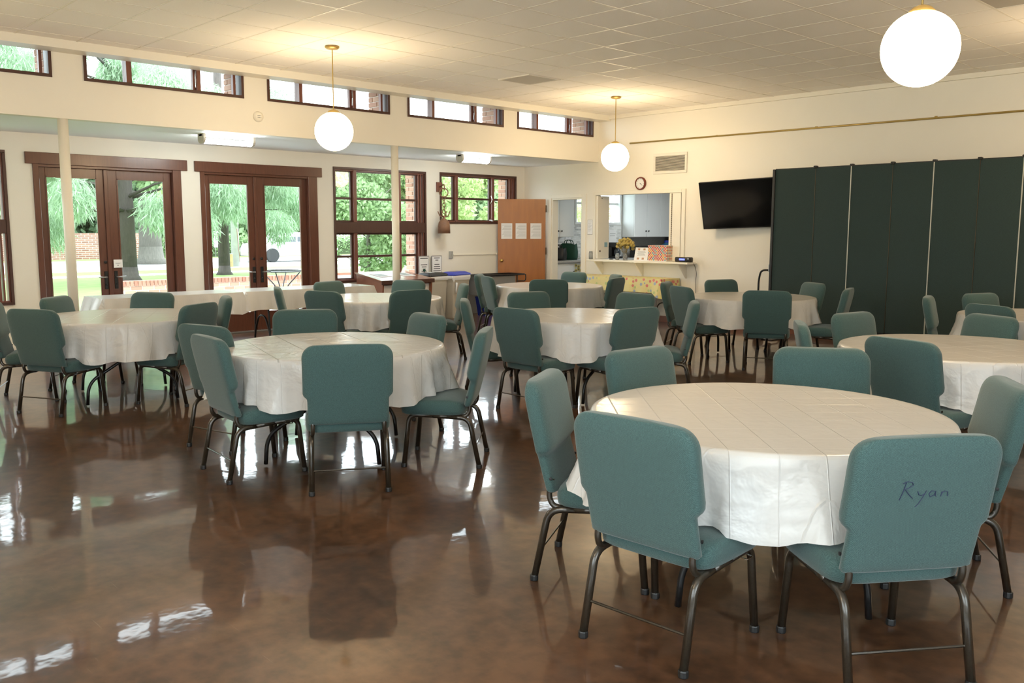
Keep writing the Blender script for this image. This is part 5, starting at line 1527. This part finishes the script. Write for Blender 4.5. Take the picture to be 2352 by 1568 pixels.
# car across the road
car = thing('parked_car', 'white parked car beyond the lawn outside the right glazed doors', 'car', (-27.4, 10.9, -.085), math.radians(86))
prof = [(-2.2, .30), (-2.22, .62), (-2.1, .86), (-1.35, .95), (-.75, 1.38), (.55, 1.42), (1.35, .98), (2.05, .86), (2.2, .62), (2.18, .30)]
cb_ = MB()
rows = []
for yy, k in ((-.86, .0), (-.80, 1.0), (.80, 1.0), (.86, .0)):
    rows.append([(x * (1 if k else .985), yy, .30 + (z - .30) * (1 if k else .95)) for x, z in prof])
n = len(prof)
cb_.add([p for r in rows for p in r], [(i * n + k, i * n + (k + 1) % n, (i + 1) * n + (k + 1) % n, (i + 1) * n + k) for i in range(3) for k in range(n)] + [tuple(range(n))[::-1], tuple(3 * n + k for k in range(n))])
recalc(cb_.obj('car_body', CARP, car))
for s_ in (-1, 1):
    MB().prism([(-1.18, s_ * .866, .96), (-.72, s_ * .84, 1.32), (-.1, s_ * .84, 1.35), (-.1, s_ * .866, .96)], (0, s_ * .01, 0)).prism([(-.02, s_ * .866, .96), (-.02, s_ * .84, 1.35), (.5, s_ * .84, 1.35), (1.15, s_ * .866, .98)], (0, s_ * .01, 0)).obj('side_window', CARG, car)
    for x in (-1.35, 1.35):
        wl = MB().lathe([(.20, -.02), (.31, -.02), (.33, .0), (.33, .18), (.31, .2), (.2, .2)], (x, s_ * .87 - .09, .33), 28, 'y').obj('wheel', TYRE, car)
        MB().lathe([(0, 0), (.2, .0), (.21, .01), (.0, .04)], (x, s_ * .90, .33), 24, 'y').obj('hubcap', CHROME, wl)
MB().box(-2.24, -.75, .32, -2.16, .75, .5, .02).box(2.14, -.75, .32, 2.24, .75, .5, .02).obj('bumper', GREYP, car)
# utility pole, bollard, hedge, yard sign
up = thing('utility_pole', 'weathered grey utility pole standing on the lawn strip by the road', 'pole', (-23.4, 6.0, -.1))
MB().tube([(0, 0, 0), (0, 0, 8.5)], .17, 14, r2=.12).obj('pole_shaft', POLE, up, smooth=True)
MB().tube([(.18, .1, .2), (.16, .02, 1.6)], .012, 6).obj('ground_wire', IRON, up)
MB().box(-.06, -1.1, 7.9, .06, 1.1, 8.05).obj('cross_arm', POLE, up)
sb = thing('wooden_stake', 'short brown wooden stump beside the utility pole', 'stump', (-23.0, 5.55, -.1))
MB().tube([(0, 0, 0), (0, 0, .55)], .12, 12, r2=.11).obj('stump_post', mat('stump_wood', (.30, .23, .10, 1), .9, noise=.3, nscale=8), sb)
MB().lathe([(0, .55), (.115, .55), (.10, .57), (0, .575)], (0, 0, 0), 12).obj('stump_top', POLE, sb)
ys = thing('yard_sign', 'small white yard sign in front of the hedge across the road', 'sign', (-36.2, 11.5, -.1))
MB().box(-.01, -.35, .55, .01, .35, 1.45).obj('sign_board', PAPER, ys)
MB().box(.011, -.25, 1.15, .013, .25, 1.3).obj('printed_block', mat('pale_red_print', (.55, .25, .2, 1), .6), ys)
MB().tube([(0, -.25, 0), (0, -.25, .6)], .012, 6).tube([(0, .25, 0), (0, .25, .6)], .012, 6).obj('sign_stake', STEEL, ys)

# ------------------------------------------------------------------ foliage
def leaves(name, parent, m, centers, radii, count, size, aspect=2.0, droop=0.0, seed=1, shell=.55):
    r = np.random.default_rng(seed)
    centers = np.array(centers, float); radii = np.array(radii, float)
    if radii.ndim == 1: radii = np.repeat(radii[:, None], 3, 1)
    wt = np.prod(radii, 1) ** (2 / 3); wt /= wt.sum()
    ci = r.choice(len(centers), count, p=wt)
    d = r.normal(size=(count, 3)); d /= np.linalg.norm(d, axis=1)[:, None]
    rad = shell + (1 - shell) * r.random(count) ** .6
    pos = centers[ci] + d * rad[:, None] * radii[ci]
    u = r.normal(size=(count, 3)) + d * .6; u[:, 2] -= droop * 2.2
    u /= np.linalg.norm(u, axis=1)[:, None]
    v = np.cross(u, r.normal(size=(count, 3))); v /= np.linalg.norm(v, axis=1)[:, None]
    L = size * r.uniform(.6, 1.3, count)[:, None]; Wd = L / aspect
    V = np.stack([pos, pos + u * L * .5 + v * Wd * .5, pos + u * L, pos + u * L * .5 - v * Wd * .5], 1).reshape(-1, 3)
    me = bpy.data.meshes.new(name)
    me.vertices.add(count * 4); me.vertices.foreach_set('co', V.ravel())
    me.loops.add(count * 4); me.loops.foreach_set('vertex_index', np.arange(count * 4, dtype=np.int32))
    me.polygons.add(count); me.polygons.foreach_set('loop_start', np.arange(0, count * 4, 4, dtype=np.int32))
    me.update(calc_edges=True)
    me.materials.append(m)
    o = bpy.data.objects.new(name, me); COL.objects.link(o); o.parent = parent
    o['kind'] = 'stuff'
    return o
def tree(label, x, y, trunk_h, trunk_r, bark, m, clusters, count, size, aspect=2.0, droop=0.0, seed=1, name='tree', cat='tree', branches=True, lean=(0, 0), shell=.55):
    t = thing(name, label, cat, (x, y, -.1))
    tr_ = MB().tube([(0, 0, 0), (lean[0] * .3, lean[1] * .3, trunk_h * .3), (lean[0] * .6, lean[1] * .6, trunk_h * .6), (lean[0], lean[1], trunk_h)], trunk_r, 14, r2=trunk_r * .6)
    tr_.lathe([(trunk_r * 1.5, 0), (trunk_r * 1.12, trunk_r * .6), (trunk_r, trunk_r * 1.6)], (0, 0, 0), 14)
    to = tr_.obj('trunk', bark, t, smooth=True)
    if branches:
        b = MB()
        r = np.random.default_rng(seed + 50)
        for c in clusters:
            p = Vector(c[:3]); z0 = min(trunk_h * .95, max(trunk_h * .25, p.z - .6))
            b.tube([(lean[0] * z0 / trunk_h, lean[1] * z0 / trunk_h, z0), (p.x * .5, p.y * .5, (z0 + p.z) / 2 + .1), tuple(p)], trunk_r * .22, 6, r2=.01)
        b.obj('branches', bark, t, smooth=True)
    leaves('foliage', t, m, [c[:3] for c in clusters], [c[3:] if len(c) > 4 else (c[3],) * 3 for c in clusters], count, size, aspect, droop, seed, shell)
    return t
def crown(n, x0, x1, y0, y1, z0, z1, r0, r1, seed):
    r = np.random.default_rng(seed)
    return [(r.uniform(x0, x1), r.uniform(y0, y1), r.uniform(z0, z1), r.uniform(r0, r1)) for _ in range(n)]

# cedar-like trees with drooping needles in front of the glazed doors
tree('dark trunked conifer with drooping needle sprays outside the left glazed doors', -15.9, -1.3, 8.5, .27, BARK, NEEDLE,
     crown(26, -1.6, 2.6, -3.4, 2.6, 1.9, 7.5, .45, .85, 3) + [(3.0, -.2, 2.1, .6), (2.2, 1.2, 1.7, .7), (1.2, -2.6, 1.9, .6), (3.4, -2.6, 2.4, .6), (2.0, 2.4, 2.6, .8)], 60000, .26, 11, 1.0, 11, shell=.25)
tree('soft needled conifer with hanging sprays outside the right glazed doors', -17.5, 2.6, 8.0, .2, BARK, NEEDLE,
     crown(20, -1.2, 2.2, -1.6, 2.2, 2.0, 6.5, .45, .8, 5) + [(2.0, 1.0, 1.7, .6), (1.4, 2.4, 2.3, .6)], 42000, .26, 11, 1.0, 12, shell=.25)
tree('left conifer whose needle sprays hang before the brick boundary wall', -15.0, -5.6, 8.0, .2, BARK, NEEDLE,
     crown(22, -2.0, 2.4, -2.2, 2.2, 2.2, 7.0, .45, .85, 8) + [(1.6, 1.4, 1.6, .55), (2.6, -.6, 1.9, .6)], 45000, .26, 11, 1.0, 13, shell=.25)
tree('pale barked big tree with flared foot beyond the dark conifer trunk', -28.3, 4.4, 9, .5, BARKL, LEAFA, crown(16, -4, 3, -5, 2, 3.6, 6.2, 1.0, 1.6, 21), 26000, .30, 1.8, .2, 14)
tree('slim sapling on the lawn before the pale barked tree', -19.6, 2.0, 2.6, .05, BARKL, LEAFB, crown(6, -.7, .7, -.7, .7, 2.3, 3.6, .35, .6, 23), 5000, .12, 1.8, .1, 15, name='sapling')
for i, (x, y, lab) in enumerate([(-43, -14, 'leafy tree far left behind the brick boundary wall'), (-42, -4, 'leafy tree behind the middle of the brick boundary wall'), (-42, 8, 'leafy tree behind the end of the brick boundary wall'), (-44, 18, 'leafy tree beyond the hedge and parked car'), (-40, 30, 'leafy tree beyond the parked car at the right'), (-43, -26, 'leafy tree at the far left end of the boundary wall')]):
    tree(lab, x, y, 7 if i not in (3, 4) else 3.5, .35, BARK, (LEAFC, LEAFA, LEAFC, LEAFA, LEAFA, LEAFA)[i], crown(34, -2.0, 2.5, -5.2, 5.2, .9, (9.5, 9, 6.5, 4.6, 4.0, 9)[i], 1.2, (2.3, 2.2, 1.9, 1.5, 1.4, 2.3)[i], 30 + i), 30000, .5, 1.8, .2, 40 + i)
# hedge across the road
hd = thing('clipped_hedge', 'clipped green hedge across the road outside the right glazed doors', 'hedge', (-37.2, 15, -.1))
leaves('foliage', hd, LEAFA, [(0, y, .65) for y in np.arange(-6, 9, .5)], [(.5, .5, .62)] * 30, 16000, .13, 1.6, 0, 61, .6)
MB().box(-.3, -6, 0, .3, 8.6, .8).obj('hedge_core', mat('hedge_twigs', (.05, .07, .03, 1), .9), hd)
# shrubs close to the two right windows
tree('bright leafy shrub outside the tall window beside the desk', -7.2, 1.5, 2.2, .06, BARKL, LEAFA, crown(20, -1.0, .9, -1.2, 1.5, .5, 3.3, .35, .65, 71), 26000, .13, 1.9, .1, 71, name='shrub', cat='shrub')
tree('yellow green leafy shrub outside the small window beside the bell', -7.6, 4.6, 2.4, .07, BARKL, LEAFB, crown(22, -1.0, 1.0, -1.9, 1.9, .8, 3.4, .4, .7, 72), 30000, .14, 1.9, .1, 72, name='shrub', cat='shrub')
tree('green shrub outside the kitchen window', -11.0, 13.5, 2.2, .06, BARKL, LEAFB, crown(12, -1.0, 1.0, -1.6, 1.6, .8, 2.6, .4, .7, 73), 9000, .14, 1.9, .1, 73, name='shrub', cat='shrub')
